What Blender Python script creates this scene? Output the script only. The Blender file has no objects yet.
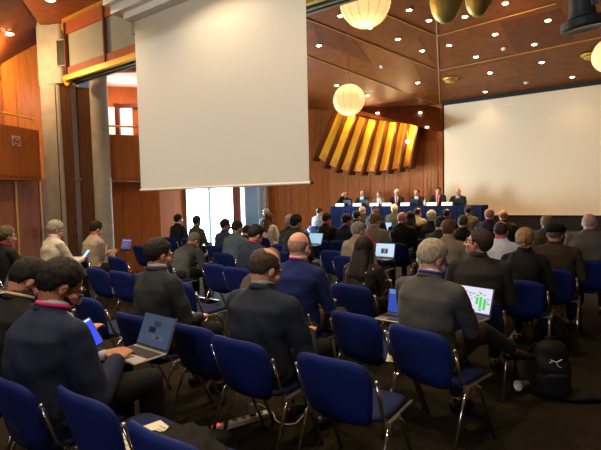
import bpy, bmesh, math, random
import numpy as np
from mathutils import Vector, Matrix, noise
from mathutils.bvhtree import BVHTree
random.seed(7)
sc = bpy.context.scene
COL = sc.collection
R = math.radians
# ------------------------------------------------------------------ camera model
FPX = 468.0; PITCH = R(3.3); SI = .021; CO = math.sqrt(1-SI*SI); HC = 1.6
R0 = Vector((1, 0, 0)); U0 = Vector((0, math.sin(PITCH), math.cos(PITCH))); FW = Vector((0, math.cos(PITCH), -math.sin(PITCH)))
RC = CO*R0 - SI*U0; UC = SI*R0 + CO*U0
CAMP = Vector((0, 0, HC))
def ray(x, y): return FW + (x-300.5)/FPX*RC - (y-225)/FPX*UC
def atz(x, y, z):
    r = ray(x, y); return CAMP + r*((z-HC)/r.z)
def atY(x, y, Y):
    r = ray(x, y); return CAMP + r*(Y/r.y)
TH = R(36)
fx = Vector((math.sin(TH), math.cos(TH), 0)); rx = Vector((math.cos(TH), -math.sin(TH), 0))
def W(a, b, z=0): return fx*a + rx*b + Vector((0, 0, z))      # hall axes: a = towards the front, b = to the right
def atfwd(x, y, a):
    r = ray(x, y); return CAMP + r*(a/(r.dot(fx)))
def ab(P): return (P.dot(fx), P.dot(rx))
YAW = -TH                                                     # z rotation of anything that faces the front
# ------------------------------------------------------------------ materials
MC = {}
def mat(name, col, rough=.7, metal=0., bump=0., bscale=60, var=0., vscale=8, emis=None, estr=0., stretch=None, spec=.5, trans=0., bdist=.01):
    if name in MC: return MC[name]
    m = bpy.data.materials.new(name); m.use_nodes = True; MC[name] = m
    nt = m.node_tree; p = nt.nodes['Principled BSDF']
    c = (*col, 1)
    p.inputs['Base Color'].default_value = c; p.inputs['Roughness'].default_value = rough
    p.inputs['Metallic'].default_value = metal; p.inputs['Specular IOR Level'].default_value = spec
    tc = nt.nodes.new('ShaderNodeTexCoord'); mp = nt.nodes.new('ShaderNodeMapping')
    nt.links.new(tc.outputs['Object'], mp.inputs['Vector'])
    if stretch: mp.inputs['Scale'].default_value = stretch
    if var > 0:
        n = nt.nodes.new('ShaderNodeTexNoise'); n.inputs['Scale'].default_value = vscale; n.inputs['Detail'].default_value = 5
        nt.links.new(mp.outputs[0], n.inputs['Vector'])
        r = nt.nodes.new('ShaderNodeValToRGB')
        r.color_ramp.elements[0].position = .3; r.color_ramp.elements[1].position = .7
        r.color_ramp.elements[0].color = (*[x*(1-var) for x in col], 1)
        r.color_ramp.elements[1].color = (*[min(1, x*(1+var)) for x in col], 1)
        nt.links.new(n.outputs['Fac'], r.inputs[0]); nt.links.new(r.outputs[0], p.inputs['Base Color'])
    if bump > 0:
        n = nt.nodes.new('ShaderNodeTexNoise'); n.inputs['Scale'].default_value = bscale; n.inputs['Detail'].default_value = 3
        nt.links.new(mp.outputs[0], n.inputs['Vector'])
        b = nt.nodes.new('ShaderNodeBump'); b.inputs['Strength'].default_value = bump; b.inputs['Distance'].default_value = bdist
        nt.links.new(n.outputs['Fac'], b.inputs['Height']); nt.links.new(b.outputs[0], p.inputs['Normal'])
    if emis:
        p.inputs['Emission Color'].default_value = (*emis, 1); p.inputs['Emission Strength'].default_value = estr
    return m
def S(r, g, b):                                               # sRGB bytes to linear
    return tuple((c/255/12.92 if c/255 <= .04045 else ((c/255+.055)/1.055)**2.4) for c in (r, g, b))
def wood(name, col, dark=.55, rough=.45, scale=(6, 6, .7), bump=.05):
    if name in MC: return MC[name]
    m = mat(name, col, rough=rough, spec=.25); nt = m.node_tree; p = nt.nodes['Principled BSDF']
    tc = nt.nodes.new('ShaderNodeTexCoord'); mp = nt.nodes.new('ShaderNodeMapping'); mp.inputs['Scale'].default_value = scale
    nt.links.new(tc.outputs['Object'], mp.inputs['Vector'])
    n = nt.nodes.new('ShaderNodeTexNoise'); n.inputs['Scale'].default_value = 4; n.inputs['Detail'].default_value = 8; n.inputs['Distortion'].default_value = .6
    nt.links.new(mp.outputs[0], n.inputs['Vector'])
    r = nt.nodes.new('ShaderNodeValToRGB'); r.color_ramp.elements[0].position = .3; r.color_ramp.elements[1].position = .72
    r.color_ramp.elements[0].color = (*[x*dark for x in col], 1); r.color_ramp.elements[1].color = (*[min(1, x*1.15) for x in col], 1)
    nt.links.new(n.outputs['Fac'], r.inputs[0]); nt.links.new(r.outputs[0], p.inputs['Base Color'])
    b = nt.nodes.new('ShaderNodeBump'); b.inputs['Strength'].default_value = bump; b.inputs['Distance'].default_value = .004
    nt.links.new(n.outputs['Fac'], b.inputs['Height']); nt.links.new(b.outputs[0], p.inputs['Normal'])
    return m
def cloth(name, rgb, rough=.85):
    return mat('cloth_'+name, S(*rgb), rough=rough, bump=.5, bscale=9, var=.14, vscale=14, spec=.25, bdist=.02)
# ------------------------------------------------------------------ mesh building
class MB:
    def __init__(s): s.v = []; s.f = []; s.m = []
    def add(s, v, f, mi=0):
        o = len(s.v); s.v += [tuple(p) for p in v]; s.f += [tuple(i+o for i in q) for q in f]; s.m += [mi]*len(f); return s
    def box(s, c, size, M=None, mi=0, bev=0):
        x, y, z = size[0]/2, size[1]/2, size[2]/2; c = Vector(c)
        if bev > 0:
            b = min(bev, x*.9, y*.9, z*.9); vs = []; ix = {}
            for sx in (-1, 1):
                for sy in (-1, 1):
                    for sz in (-1, 1):
                        for k in range(3):
                            p = [sx*x, sy*y, sz*z]
                            for j in range(3):
                                if j != k: p[j] -= (sx, sy, sz)[j]*b
                            ix[(sx, sy, sz, k)] = len(vs); vs.append(Vector(p))
            fs = []
            for k in range(3):
                a1, a2 = (k+1) % 3, (k+2) % 3
                for sg in (-1, 1):
                    q = []
                    for (u, v) in ((-1, -1), (1, -1), (1, 1), (-1, 1)):
                        t = [0, 0, 0]; t[k] = sg; t[a1] = u; t[a2] = v; q.append(ix[(*t, k)])
                    fs.append(q if sg > 0 else q[::-1])
                for u in (-1, 1):
                    for v in (-1, 1):
                        t0 = [0, 0, 0]; t0[k] = -1; t0[a1] = u; t0[a2] = v; t1 = list(t0); t1[k] = 1
                        q = [ix[(*t0, a1)], ix[(*t1, a1)], ix[(*t1, a2)], ix[(*t0, a2)]]
                        fs.append(q if u*v < 0 else q[::-1])
            for sx in (-1, 1):
                for sy in (-1, 1):
                    for sz in (-1, 1):
                        q = [ix[(sx, sy, sz, k)] for k in range(3)]
                        fs.append(q if sx*sy*sz > 0 else q[::-1])
        else:
            vs = [Vector((i*x, j*y, k*z)) for i in (-1, 1) for j in (-1, 1) for k in (-1, 1)]
            fs = [(0, 1, 3, 2), (4, 6, 7, 5), (0, 4, 5, 1), (2, 3, 7, 6), (0, 2, 6, 4), (1, 5, 7, 3)]
        if M is not None: vs = [M @ v for v in vs]
        return s.add([v+c for v in vs], fs, mi)
    def loft(s, pts, rad, n=12, up=(0, 1, 0), cap=True, mi=0):
        """tube through pts; rad = list of r or (r_side, r_up); rounded ends when cap"""
        pts = [Vector(p) for p in pts]; rad = [(r, r) if not isinstance(r, (tuple, list)) else r for r in rad]
        if cap:
            d0 = (pts[0]-pts[1]).normalized(); d1 = (pts[-1]-pts[-2]).normalized()
            r0, r1 = rad[0], rad[-1]; k0 = min(r0); k1 = min(r1)
            P0, P1, Q0, Q1 = [], [], [], []
            for t in (.98, .8, .45):
                c = math.sqrt(1-t*t); P0.append(pts[0]+d0*k0*t); Q0.append((r0[0]*c, r0[1]*c))
                P1.append(pts[-1]+d1*k1*t); Q1.append((r1[0]*c, r1[1]*c))
            pts = P0+pts+P1[::-1]; rad = Q0+rad+Q1[::-1]
        up = Vector(up); vs = []; N = len(pts)
        for i, p in enumerate(pts):
            d = (pts[min(i+1, N-1)]-pts[max(i-1, 0)]).normalized()
            sd = d.cross(up)
            if sd.length < .05: sd = d.cross(Vector((0, 0, 1)) if abs(d.z) < .9 else Vector((1, 0, 0)))
            sd.normalize(); uu = sd.cross(d).normalized()
            for k in range(n):
                a = 2*math.pi*k/n; vs.append(p+sd*math.cos(a)*rad[i][0]+uu*math.sin(a)*rad[i][1])
        fs = []
        for i in range(N-1):
            for k in range(n):
                a = i*n+k; b = i*n+(k+1) % n; fs.append((a, b, b+n, a+n))
        fs.append(tuple(range(n))[::-1]); fs.append(tuple(range((N-1)*n, N*n)))
        return s.add(vs, fs, mi)
    def tube(s, pts, r, n=8, mi=0): return s.loft(pts, [r]*len(pts), n=n, cap=False, up=(0, 0, 1), mi=mi)
    def ell(s, c, r, M=None, n=16, m=10, mi=0):
        c = Vector(c); vs = []
        if not isinstance(r, (tuple, list)): r = (r, r, r)
        for j in range(1, m):
            t = math.pi*j/m
            for k in range(n):
                a = 2*math.pi*k/n; vs.append(Vector((math.sin(t)*math.cos(a)*r[0], math.sin(t)*math.sin(a)*r[1], math.cos(t)*r[2])))
        vs += [Vector((0, 0, r[2])), Vector((0, 0, -r[2]))]
        if M is not None: vs = [M @ v for v in vs]
        T = len(vs)-2; B = T+1; fs = []
        for k in range(n):
            k2 = (k+1) % n; fs.append((T, k, k2)); fs.append((B, (m-2)*n+k2, (m-2)*n+k))
            for j in range(m-2): fs.append((j*n+k, (j+1)*n+k, (j+1)*n+k2, j*n+k2))
        return s.add([v+c for v in vs], fs, mi)
    def lathe(s, prof, c=(0, 0, 0), n=24, M=None, mi=0):
        c = Vector(c); vs = []; L = len(prof)
        for (r, z) in prof:
            for k in range(n):
                a = 2*math.pi*k/n; v = Vector((r*math.cos(a), r*math.sin(a), z)); vs.append((M @ v if M is not None else v)+c)
        fs = [(i*n+k, i*n+(k+1) % n, (i+1)*n+(k+1) % n, (i+1)*n+k) for i in range(L-1) for k in range(n)]
        fs.append(tuple(range(n))[::-1]); fs.append(tuple(range((L-1)*n, L*n)))
        return s.add(vs, fs, mi)
    def prism(s, poly, z0, z1, mi=0):
        n = len(poly); vs = [(p[0], p[1], z0) for p in poly]+[(p[0], p[1], z1) for p in poly]
        fs = [tuple(range(n))[::-1], tuple(range(n, 2*n))]+[(i, (i+1) % n, n+(i+1) % n, n+i) for i in range(n)]
        return s.add(vs, fs, mi)
    def mesh(s, name):
        me = bpy.data.meshes.new(name); me.from_pydata(s.v, [], s.f); me.update()
        me.polygons.foreach_set('material_index', s.m); return me
    def build(s, name, mats, parent=None, smooth=False, M=None, fix=False):
        me = s.mesh(name)
        if fix:
            bm = bmesh.new(); bm.from_mesh(me); bmesh.ops.recalc_face_normals(bm, faces=bm.faces); bm.to_mesh(me); bm.free()
        return link(me, name, mats, parent, smooth, M)
def link(me, name, mats, parent=None, smooth=False, M=None):
    if not isinstance(mats, (list, tuple)): mats = [mats]
    for m in mats: me.materials.append(m)
    if smooth: me.polygons.foreach_set('use_smooth', [True]*len(me.polygons))
    o = bpy.data.objects.new(name, me); COL.objects.link(o)
    if parent: o.parent = parent
    if M is not None: o.matrix_local = M
    return o
def tag(o, label=None, cat=None, group=None, kind=None):
    if label: o['label'] = label
    if cat: o['category'] = cat
    if group: o['group'] = group
    if kind: o['kind'] = kind
    return o
def empty(name, loc, rz=0, label=None, cat=None, group=None):
    o = bpy.data.objects.new(name, None); COL.objects.link(o); o.location = loc; o.rotation_euler = (0, 0, rz)
    o.empty_display_size = .1
    return tag(o, label, cat, group)
def copy_tree(o, parent=None):
    c = o.copy(); COL.objects.link(c); c.parent = parent
    for ch in list(o.children): copy_tree(ch, c)
    return c
def remesh(mb, voxel, it=3, fac=.6):
    me = mb.mesh('tmp'); bm = bmesh.new(); bm.from_mesh(me); bmesh.ops.recalc_face_normals(bm, faces=bm.faces); bm.to_mesh(me); bm.free()
    o = bpy.data.objects.new('tmp', me); COL.objects.link(o)
    m = o.modifiers.new('r', 'REMESH'); m.mode = 'VOXEL'; m.voxel_size = voxel
    if it:
        m = o.modifiers.new('s', 'SMOOTH'); m.factor = fac; m.iterations = it
    dg = bpy.context.evaluated_depsgraph_get(); dg.update()
    out = bpy.data.meshes.new_from_object(o.evaluated_get(dg)); bpy.data.objects.remove(o); bpy.data.meshes.remove(me)
    out.materials.clear(); return out
def coords(me):
    a = np.empty(len(me.vertices)*3, 'f'); me.vertices.foreach_get('co', a); return a.reshape(-1, 3)
def setco(me, a): me.vertices.foreach_set('co', np.ascontiguousarray(a, 'f').ravel()); me.update()
def struct(o, label=None): o['kind'] = 'structure'; return tag(o, label) if label else o
EXPOSURE = 0.5; NEAR = 170; FILL1 = 430; FILL2 = 215
# ================================================================== ROOM
M_carpet = mat('carpet', S(40, 34, 22), rough=.95, bump=.4, bscale=180, var=.25, vscale=25, spec=.1)
M_ceil = wood('ceiling_wood', S(128, 68, 26), dark=.72, rough=.5, scale=(1.2, 1.2, 1.2), bump=.02)
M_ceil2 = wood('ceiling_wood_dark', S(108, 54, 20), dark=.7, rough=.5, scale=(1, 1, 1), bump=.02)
M_seam = mat('seam_brass', S(196, 146, 84), rough=.4, metal=.3)
M_front = wood('front_wood', S(180, 98, 36), dark=.6, rough=.6)
M_ply = wood('pale_plywood', S(214, 138, 62), dark=.82, rough=.4)
M_balc = wood('balcony_wood', S(190, 112, 54), dark=.8, rough=.65)
M_door = wood('door_wood', S(180, 110, 74), dark=.85, rough=.7)
M_part = wood('partition_wood', S(112, 76, 52), dark=.8)
M_conc = mat('concrete', S(182, 184, 178), rough=.9, bump=.3, bscale=25, var=.12, vscale=5, spec=.2)
M_gold = mat('gold_rail', S(226, 186, 76), rough=.45, metal=.4)
M_terra = mat('terracotta_panel', S(178, 98, 62), rough=.6, var=.08)
M_frost = mat('frosted_glass', S(168, 178, 168), rough=.55, var=.06, vscale=3)
M_olive = mat('olive_track', S(120, 112, 72), rough=.5, metal=.4)
M_screen = mat('screen_fabric', S(236, 220, 190), rough=.95, spec=.1)
M_white = mat('white_casing', S(226, 222, 212), rough=.5)
M_black = mat('black_paint', S(18, 17, 15), rough=.7)
M_alu = mat('aluminium', S(190, 188, 182), rough=.3, metal=.9)
M_chrome = mat('chrome', S(215, 212, 205), rough=.16, metal=1.)
M_dark = mat('dark_wall', S(30, 27, 22), rough=.8)
def P2(v): return (v.x, v.y)
# plan of the balcony front (left side of the hall), towards and past the camera
BAL = [Vector((-7.0, -4.2, 0)), Vector((-6.1, 3.0, 0)), Vector((-5.15, 8.03, 0)), Vector((-4.94, 9.0, 0))]
def offs(poly, d):
    out = []
    for i, p in enumerate(poly):
        a = poly[max(i-1, 0)]; b = poly[min(i+1, len(poly)-1)]; t = (b-a).normalized()
        out.append(p+Vector((-t.y, t.x, 0))*d)
    return out
def wallstrip(mb, poly, z0, z1, th=.08, mi=0):
    out = offs(poly, th)
    for i in range(len(poly)-1):
        mb.prism([P2(poly[i]), P2(poly[i+1]), P2(out[i+1]), P2(out[i])][::-1], z0, z1, mi)
# floor
fl = MB().prism([(-9, -9.5), (16, -9.5), (16, 22), (-9, 22)], -.1, 0)
struct(fl.build('floor', M_carpet), 'dark brown carpet floor of the hall')
# ---- left lower door wall and upper plywood wall
low = offs(BAL, .3)
mb = MB(); wallstrip(mb, low[:3], 0, 2.12)
struct(mb.build('wall_left', M_door, fix=True), 'wood panelled wall under the left balcony')
A, B_ = low[2]+(low[1]-low[2])*.0, low[3]+Vector((.05, .35, 0))
def on(px, Pa, Pb):                                            # point of the plan line Pa-Pb seen at pixel column px
    r = ray(px, 215); d = Vector((r.x, r.y)); e = Vector((Pb.x-Pa.x, Pb.y-Pa.y))
    den = d.x*(-e.y)+d.y*e.x; t = (Pa.x*(-e.y)+Pa.y*e.x)/den
    return Vector((d.x*t, d.y*t, 0))
def panel_row(name, Pa, Pb, cuts, z0, z1, m, th=.05, gap=.012, backm=None, parent=None, fixk=True, label=None):
    e = (Pb-Pa); L = e.length; e.normalize(); nrm = Vector((-e.y, e.x, 0)); mb = MB()
    cs = [0]+cuts+[L]
    for i in range(len(cs)-1):
        a = cs[i]+gap/2; b = cs[i+1]-gap/2
        if b <= a: continue
        mb.prism([P2(Pa+e*a), P2(Pa+e*b), P2(Pa+e*b+nrm*th), P2(Pa+e*a+nrm*th)], z0, z1)
    mb.prism([P2(Pa+nrm*th), P2(Pb+nrm*th), P2(Pb+nrm*(th+.03)), P2(Pa+nrm*(th+.03))], z0, z1, 1)
    o = mb.build(name, [m, backm or M_dark], parent, fix=True)
    if fixk: struct(o, label)
    return o
def cut_px(Pa, Pb, pxs): return sorted([(on(p, Pa, Pb)-Pa).length for p in pxs])
# doors on the left under the balcony
Da, Db = low[2]-Vector((.02, .1, 0)), on(46, low[2], low[3]+Vector((.08, .3, 0)))
door = struct(empty('door_1', Da), 'pinkish brown double door under the left balcony')
dp = [Da, on(17, Da, Db), on(41.5, Da, Db), Db]
for i, w in enumerate((.99, .99)):
    mb = MB(); p, q = dp[i], dp[i+1]; e = (q-p).normalized(); n = Vector((-e.y, e.x, 0))
    mb.prism([P2(p+e*.02-Da), P2(q-e*.02-Da), P2(q-e*.02+n*.05-Da), P2(p+e*.02+n*.05-Da)], .01, 2.05)
    mb.build('door_leaf', M_door, door, fix=True)
mb = MB()
for p in dp[1:3]:
    e = (Db-Da).normalized(); n = Vector((-e.y, e.x, 0)); q = p-Da
    mb.prism([P2(q-e*.02-n*.01), P2(q+e*.02-n*.01), P2(q+e*.02+n*.06), P2(q-e*.02+n*.06)], .0, 2.06)
mb.build('door_frame', M_gold, door, fix=True)
mb = MB(); hp = on(39, Da, Db)-Da; n = Vector((.98, -.2, 0))
mb.box(hp+n*.03+Vector((0, 0, 1.02)), (.04, .02, .2), Matrix.Rotation(R(70), 3, 'Z')); mb.tube([hp+n*.03+Vector((0, 0, 1.05)), hp+n*.07+Vector((0, 0, 1.05)), hp+n*.07+Vector((-.03, -.12, 1.05))], .011)
mb.build('door_handle', M_alu, door, fix=True)
mb = MB(); p, q = dp[2], dp[3]
mb.prism([P2(p), P2(q), P2(q+Vector((-.05, .02, 0))), P2(p+Vector((-.05, .02, 0)))], 0, 2.1)
struct(mb.build('trim_1', M_door, fix=True), 'narrow wood strip beside the concrete column')
# balcony front with rail
mb = MB(); wallstrip(mb, BAL, 2.06, 2.98, .06)
o2 = offs(BAL, .9)
for i in range(3): mb.prism([P2(BAL[i]), P2(BAL[i+1]), P2(o2[i+1]), P2(o2[i])], 2.03, 2.1)
bal = struct(mb.build('wall_balcony', M_balc, fix=True), 'orange wood balcony front on the left wall')
mb = MB(); mb.tube([p+Vector((-.08, 0, 3.2)) for p in BAL], .018)
for i in range(2, 4): mb.tube([BAL[i]+Vector((-.08, -.05, 2.95)), BAL[i]+Vector((-.08, -.05, 3.2))], .012)
mb.build('rail', M_gold, bal)
# upper plywood wall and its slope
U1, U2 = atY(3, 79, 8.9), atY(43.5, 33, 9.9)
up0 = Vector((-8.2, -4.2, 0))
U0p = Vector((U1.x, U1.y, 0)); U2p = Vector((U2.x, U2.y, 0))
def wallpoly(name, pts, m, label, th=.05):                     # planar wall given by a front face polygon
    bm = bmesh.new(); vs = [bm.verts.new(p) for p in pts]; f = bm.faces.new(vs); f.normal_update()
    n = f.normal.copy(); ex = bmesh.ops.extrude_face_region(bm, geom=[f])
    s = -1 if n.dot(CAMP-Vector(pts[0])) > 0 else 1
    bmesh.ops.translate(bm, verts=[v for v in ex['geom'] if isinstance(v, bmesh.types.BMVert)], vec=n*th*s)
    bmesh.ops.recalc_face_normals(bm, faces=bm.faces); me = bpy.data.meshes.new(name); bm.to_mesh(me); bm.free()
    return struct(link(me, name, m), label)
pm = atY(14.2, 62, 9.15)
wallpoly('wall_upper_left', [U0p+Vector((0, 0, 2.1)), Vector((pm.x, pm.y, 2.1)), Vector((pm.x, pm.y, 5.2)), U0p+Vector((0, 0, 5.2))], M_ply, 'pale plywood wall behind the balcony, nearer panel')
wallpoly('wall_upper_left', [Vector((pm.x+.01, pm.y+.02, 2.1)), Vector((U2p.x, U2p.y, 2.1)), Vector((U2p.x, U2p.y, 5.4)), Vector((pm.x+.01, pm.y+.02, 5.4))], M_ply, 'lit plywood wall beside the concrete column')
wallpoly('wall_upper_left', [up0+Vector((0, 0, 2.1)), U0p+Vector((-.05, 0, 2.1)), U0p+Vector((-.05, 0, 5.2)), up0+Vector((0, 0, 5.2))], M_balc, 'upper wood wall at the edge of the picture')
# no smoking sign on the balcony front
sg = atY(19.5, 144, 8.4); e = (BAL[3]-BAL[2]).normalized(); n = Vector((e.y, -e.x, 0))
t = (Vector((sg.x, sg.y, 0))-BAL[2]).dot(e); c = BAL[2]+e*on(19.5, BAL[2], BAL[3]).__sub__(BAL[2]).length+n*.012+Vector((0, 0, 2.72))
SM = Matrix((e, n*-1, Vector((0, 0, 1)))).transposed()
mb = MB(); mb.box((0, 0, 0), (.18, .01, .18)); g = empty('no_smoking_sign', c, 0, 'square white no smoking sign with a red ring on the balcony front', 'sign')
g.rotation_euler = SM.to_euler(); mb.build('sign_board', M_white, g)
mb = MB(); M_red = mat('sign_red', S(190, 60, 60), rough=.5); RN = 28
ring = [Vector((math.cos(2*math.pi*k/RN)*.065, -.008, math.sin(2*math.pi*k/RN)*.065)) for k in range(RN+1)]
mb.tube(ring, .009, n=6); mb.box((0, -.008, 0), (.12, .006, .017), Matrix.Rotation(R(45), 3, 'Y')); mb.build('prohibition_ring', M_red, g)
mb = MB(); mb.box((0, -.006, 0), (.08, .004, .016)); mb.build('cigarette', M_black, g)
# ---- concrete columns
c1 = on(63.5, Vector((-6, 9.25, 0)), Vector((-4, 9.25, 0)))
mb = MB(); RM = Matrix.Rotation(YAW, 3, 'Z')
def rbox(mb, c, w, d, z0, z1, rot, r=.07, mi=0):
    poly = []
    for (sx, sy, a0) in ((1, 1, 0), (-1, 1, 90), (-1, -1, 180), (1, -1, 270)):
        for k in range(4):
            a = R(a0+30*k); v = Vector((sx*(w/2-r)+r*math.cos(a), sy*(d/2-r)+r*math.sin(a), 0)); v.rotate(Matrix.Rotation(rot, 3, 'Z')); poly.append((c.x+v.x, c.y+v.y))
    mb.prism(poly, z0, z1, mi)
rbox(mb, c1+Vector((-.03, 0, 0)), .44, .4, 0, 3.9, YAW+R(25)); rbox(mb, c1+Vector((.04, 0, 0)), .60, .46, 3.86, 5.3, YAW+R(20))
tr = struct(mb.build('trim_2', M_conc, fix=True), 'square concrete column beside the plywood wall')
vp = atY(62.5, 53, 8.94); g = empty('air_vent', vp, YAW+R(20), 'small dark rectangular vent on the concrete column head', 'vent')
mb = MB(); mb.box((0, .01, 0), (.20, .05, .46)); mb.build('grille', mat('vent_dark', S(62, 58, 50), rough=.6), g)
mb = MB(); [mb.box(q, s_) for q, s_ in (((-.11, .0, 0), (.02, .06, .5)), ((.11, .0, 0), (.02, .06, .5)), ((0, .0, .24), (.22, .06, .02)), ((0, .0, -.24), (.22, .06, .02)))]
mb.build('vent_frame', M_conc, g)
c2 = atY(102.5, 180, 9.35); mb = MB(); mb.lathe([(.165, 0), (.165, 5.4)], (c2.x, c2.y, 0), n=32)
struct(mb.build('trim_3', M_conc, smooth=False, fix=True), 'round pale concrete column right of the folded partition')
# folded partition between the columns
pa, pb = atY(60, 200, 9.05), atY(94.5, 200, 9.35); pa.z = pb.z = 0; e = (pb-pa).normalized(); L = (pb-pa).length
g = empty('folding_partition', pa, math.atan2(e.y, e.x), 'dark brown folding partition stacked between the two concrete columns', 'partition')
for (a, b) in ((0, L*.46), (L*.60, L)): MB().box(((a+b)/2, 0, 1.93), (b-a, .08, 3.82), bev=.008).build('partition_panel', M_part, g)
MB().box((L*.50, -.03, 1.93), (.035, .05, 3.8)).box((L*.56, -.03, 1.93), (.035, .05, 3.8)).box((L*.53, -.005, 1.93), (.05, .03, 3.8), mi=0).build('edge_profile', M_alu, g)
for x in (L*.42, L*.72):
    MB().tube([(x, -.045, 1.0), (x, -.09, 1.0), (x, -.09, 1.28), (x, -.045, 1.28)], .012).build('handle', M_chrome, g)
for x in (L*.47, L*.60): MB().box((x, -.06, 2.05), (.04, .05, .05), bev=.008).build('bracket', M_alu, g)
# ---- transom beam with frosted panes across the hall
DB = 5.77*math.cos(TH)                                          # its a coordinate
def onA(px, a): 
    r = ray(px, 215); t = a/r.dot(fx); return ab(Vector((r.x*t, r.y*t, 0)))[1]
bL = onA(76.5, DB); bR = 2.5
g = empty('transom_beam', W(DB, bL, 3.85), YAW, 'terracotta and gold beam with frosted glass panes above the hanging screen', 'beam')
Lb = bR-bL
def bb(z0, z1, y, d, m, nm, x0=0, x1=None):
    x1 = Lb if x1 is None else x1; MB().box(((x0+x1)/2, y, (z0+z1)/2), (x1-x0, d, z1-z0)).build(nm, m, g)
bb(-.02, .07, -.10, .07, M_gold, 'gold_rail'); bb(.06, .24, -.03, .06, M_terra, 'lower_band'); bb(.84, 1.08, -.03, .06, M_terra, 'upper_band'); bb(1.06, 1.12, -.08, .05, M_gold, 'gold_rail')
bb(-.03, .0, .02, .05, M_olive, 'track'); bb(-.03, .0, .12, .05, M_olive, 'track'); bb(0, .06, .07, .25, M_dark, 'beam_core'); 
x = 0.02; xs = [0.02]
while x < Lb-.3:
    w = onA(115.5, DB)-bL-.02 if len(xs) == 1 else .95
    MB().box((x+w/2, -.01, .54), (w-.05, .02, .6)).build('frosted_pane', M_frost, g); x += w; xs.append(x)
for q in xs: MB().box((q, -.05, .56), (.035, .07, .95)).build('mullion', mat('brown_mullion', S(120, 66, 34), rough=.5), g)
for zz in (.02, 1.0):
    MB().lathe([(.11, -.03), (.11, .03)], (0, 0, 0), n=20, M=Matrix.Rotation(R(90), 3, 'X')).build('end_bracket', M_gold, g, M=Matrix.Translation((.0, -.03, zz)))
# ---- second balcony, upper glowing windows and wall beyond the columns
B2 = [Vector((-4.0, 9.62, 0)), Vector((-3.4, 9.85, 0)), Vector((-2.9, 10.6, 0))]
mb = MB(); wallstrip(mb, B2, 2.06, 2.98, .06); o2 = offs(B2, .8)
for i in range(2): mb.prism([P2(B2[i]), P2(B2[i+1]), P2(o2[i+1]), P2(o2[i])], 2.03, 2.1)
bl2 = struct(mb.build('wall_balcony', M_balc, fix=True), 'wood balcony front between round column and hanging screen')
MB().tube([p+Vector((-.03, .05, 3.16)) for p in B2], .02).build('rail', M_gold, bl2)
w0, w1 = atY(104, 100, 11.0), atY(150, 100, 11.4); w0.z = w1.z = 0
M_pink = mat('pink_plaster', S(236, 190, 178), rough=.9)
wallpoly('wall_gallery', [w0+Vector((0, .1, 2.1)), w1+Vector((0, .1, 2.1)), w1+Vector((0, .1, 4.9)), w0+Vector((0, .1, 4.9))], M_balc, 'wood wall of the gallery behind the second balcony')
win = struct(empty('window_2', w0), 'glowing pinkish gallery windows above the second balcony')
M_glow = mat('lit_gallery_glass', S(250, 225, 215), rough=.4, emis=(1, .74, .62), estr=.75)
for (p, q) in ((107, 118.5), (123.5, 136)):
    a = on(p, w0, w1)-w0; b = on(q, w0, w1)-w0; c = (a+b)/2; MB().box(c+Vector((0, .05, 3.48)), ((b-a).length, .03, .66)).build('pane', M_glow, win)
MB().box(((w1-w0)/2)+Vector((0, .03, 3.86)), (1.2, .1, .09)).box(on(121, w0, w1)-w0+Vector((0, .03, 3.4)), (.1, .1, 1.)).box(((w1-w0)/2)+Vector((0, .03, 3.1)), (1.2, .1, .08)).build('window_frame', mat('frame_brown', S(96, 48, 30), rough=.5), win)
mb = MB(); mb.prism([P2(w0+Vector((-.1, -.15, 0))), P2(w1+Vector((.5, -.15, 0))), P2(w1+Vector((.5, -1.6, 0))), P2(w0+Vector((.15, -1.2, 0)))], 4.25, 4.3)
struct(mb.build('ceiling_gallery', M_pink, fix=True), 'pink soffit over the gallery windows')
# lower wood wall beyond the columns, then the window wall running away
C0 = Vector((-4.35, 9.75, 0)); C1 = atY(160, 215, 11.3); C1.z = 0; C2 = atY(186, 215, 12.7); C2.z = 0
panel_row('wall_side', C0, C1, cut_px(C0, C1, [123, 141]), 0, 2.12, M_balc, label='orange wood panels beside the round column')
M_side = wood('side_wall_wood', S(180, 104, 58), dark=.85, rough=.9); M_side.node_tree.nodes['Principled BSDF'].inputs['Specular IOR Level'].default_value = .05
panel_row('wall_side', C1, C2, cut_px(C1, C2, [173]), 0, 3.2, M_side, label='wood panel left of the bright window')
C3 = atY(237, 215, 16.2); C3.z = 0; C4 = atY(246, 215, 17.2); C4.z = 0; C5 = atY(258, 215, 18.6); C5.z = 0
panel_row('wall_side', C2+Vector((0, 0, 0)), C5, [], 2.75, 5.6, M_front, label='wood wall over the bright windows')
win = struct(empty('window_1', C2), 'tall sunlit windows glaring blue white behind the audience')
M_day = mat('daylight_glass', (.9, .95, 1), rough=.3, emis=(.62, .84, 1), estr=11)
cs = [C2, on(208.5, C2, C3), on(212, C2, C3), on(233, C2, C3)]
for (a, b) in ((0, 1), (2, 3)):
    p, q = cs[a]-C2, cs[b]-C2; mb = MB(); n = Vector((-.1, .02, 0)); mb.prism([P2(p), P2(q), P2(q+n*.3), P2(p+n*.3)], .12, 2.72); mb.build('pane', M_day, win, fix=True)
mb = MB()
for p in (cs[0], (cs[1]+cs[2])/2):
    q = p-C2; mb.box(q+Vector((0, 0, 1.4)), (.07, .1, 2.75))
p, q = C2-C2, cs[3]-C2
mb.prism([P2(p), P2(q), P2(q+Vector((-.06, 0, 0))), P2(p+Vector((-.06, 0, 0)))], 0, .12); mb.build('window_frame', mat('window_frame_grey', S(90, 100, 110), rough=.5), win, fix=True)
mb = MB(); p = on(233, C2, C3); q = on(241, C2, C5); mb.prism([P2(p), P2(q), P2(q+Vector((-.1, .02, 0))), P2(p+Vector((-.1, .02, 0)))], 0, 2.75)
struct(mb.build('trim_4', mat('jamb_red', S(168, 88, 70), rough=.6), fix=True), 'red brown jamb right of the bright windows')
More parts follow.
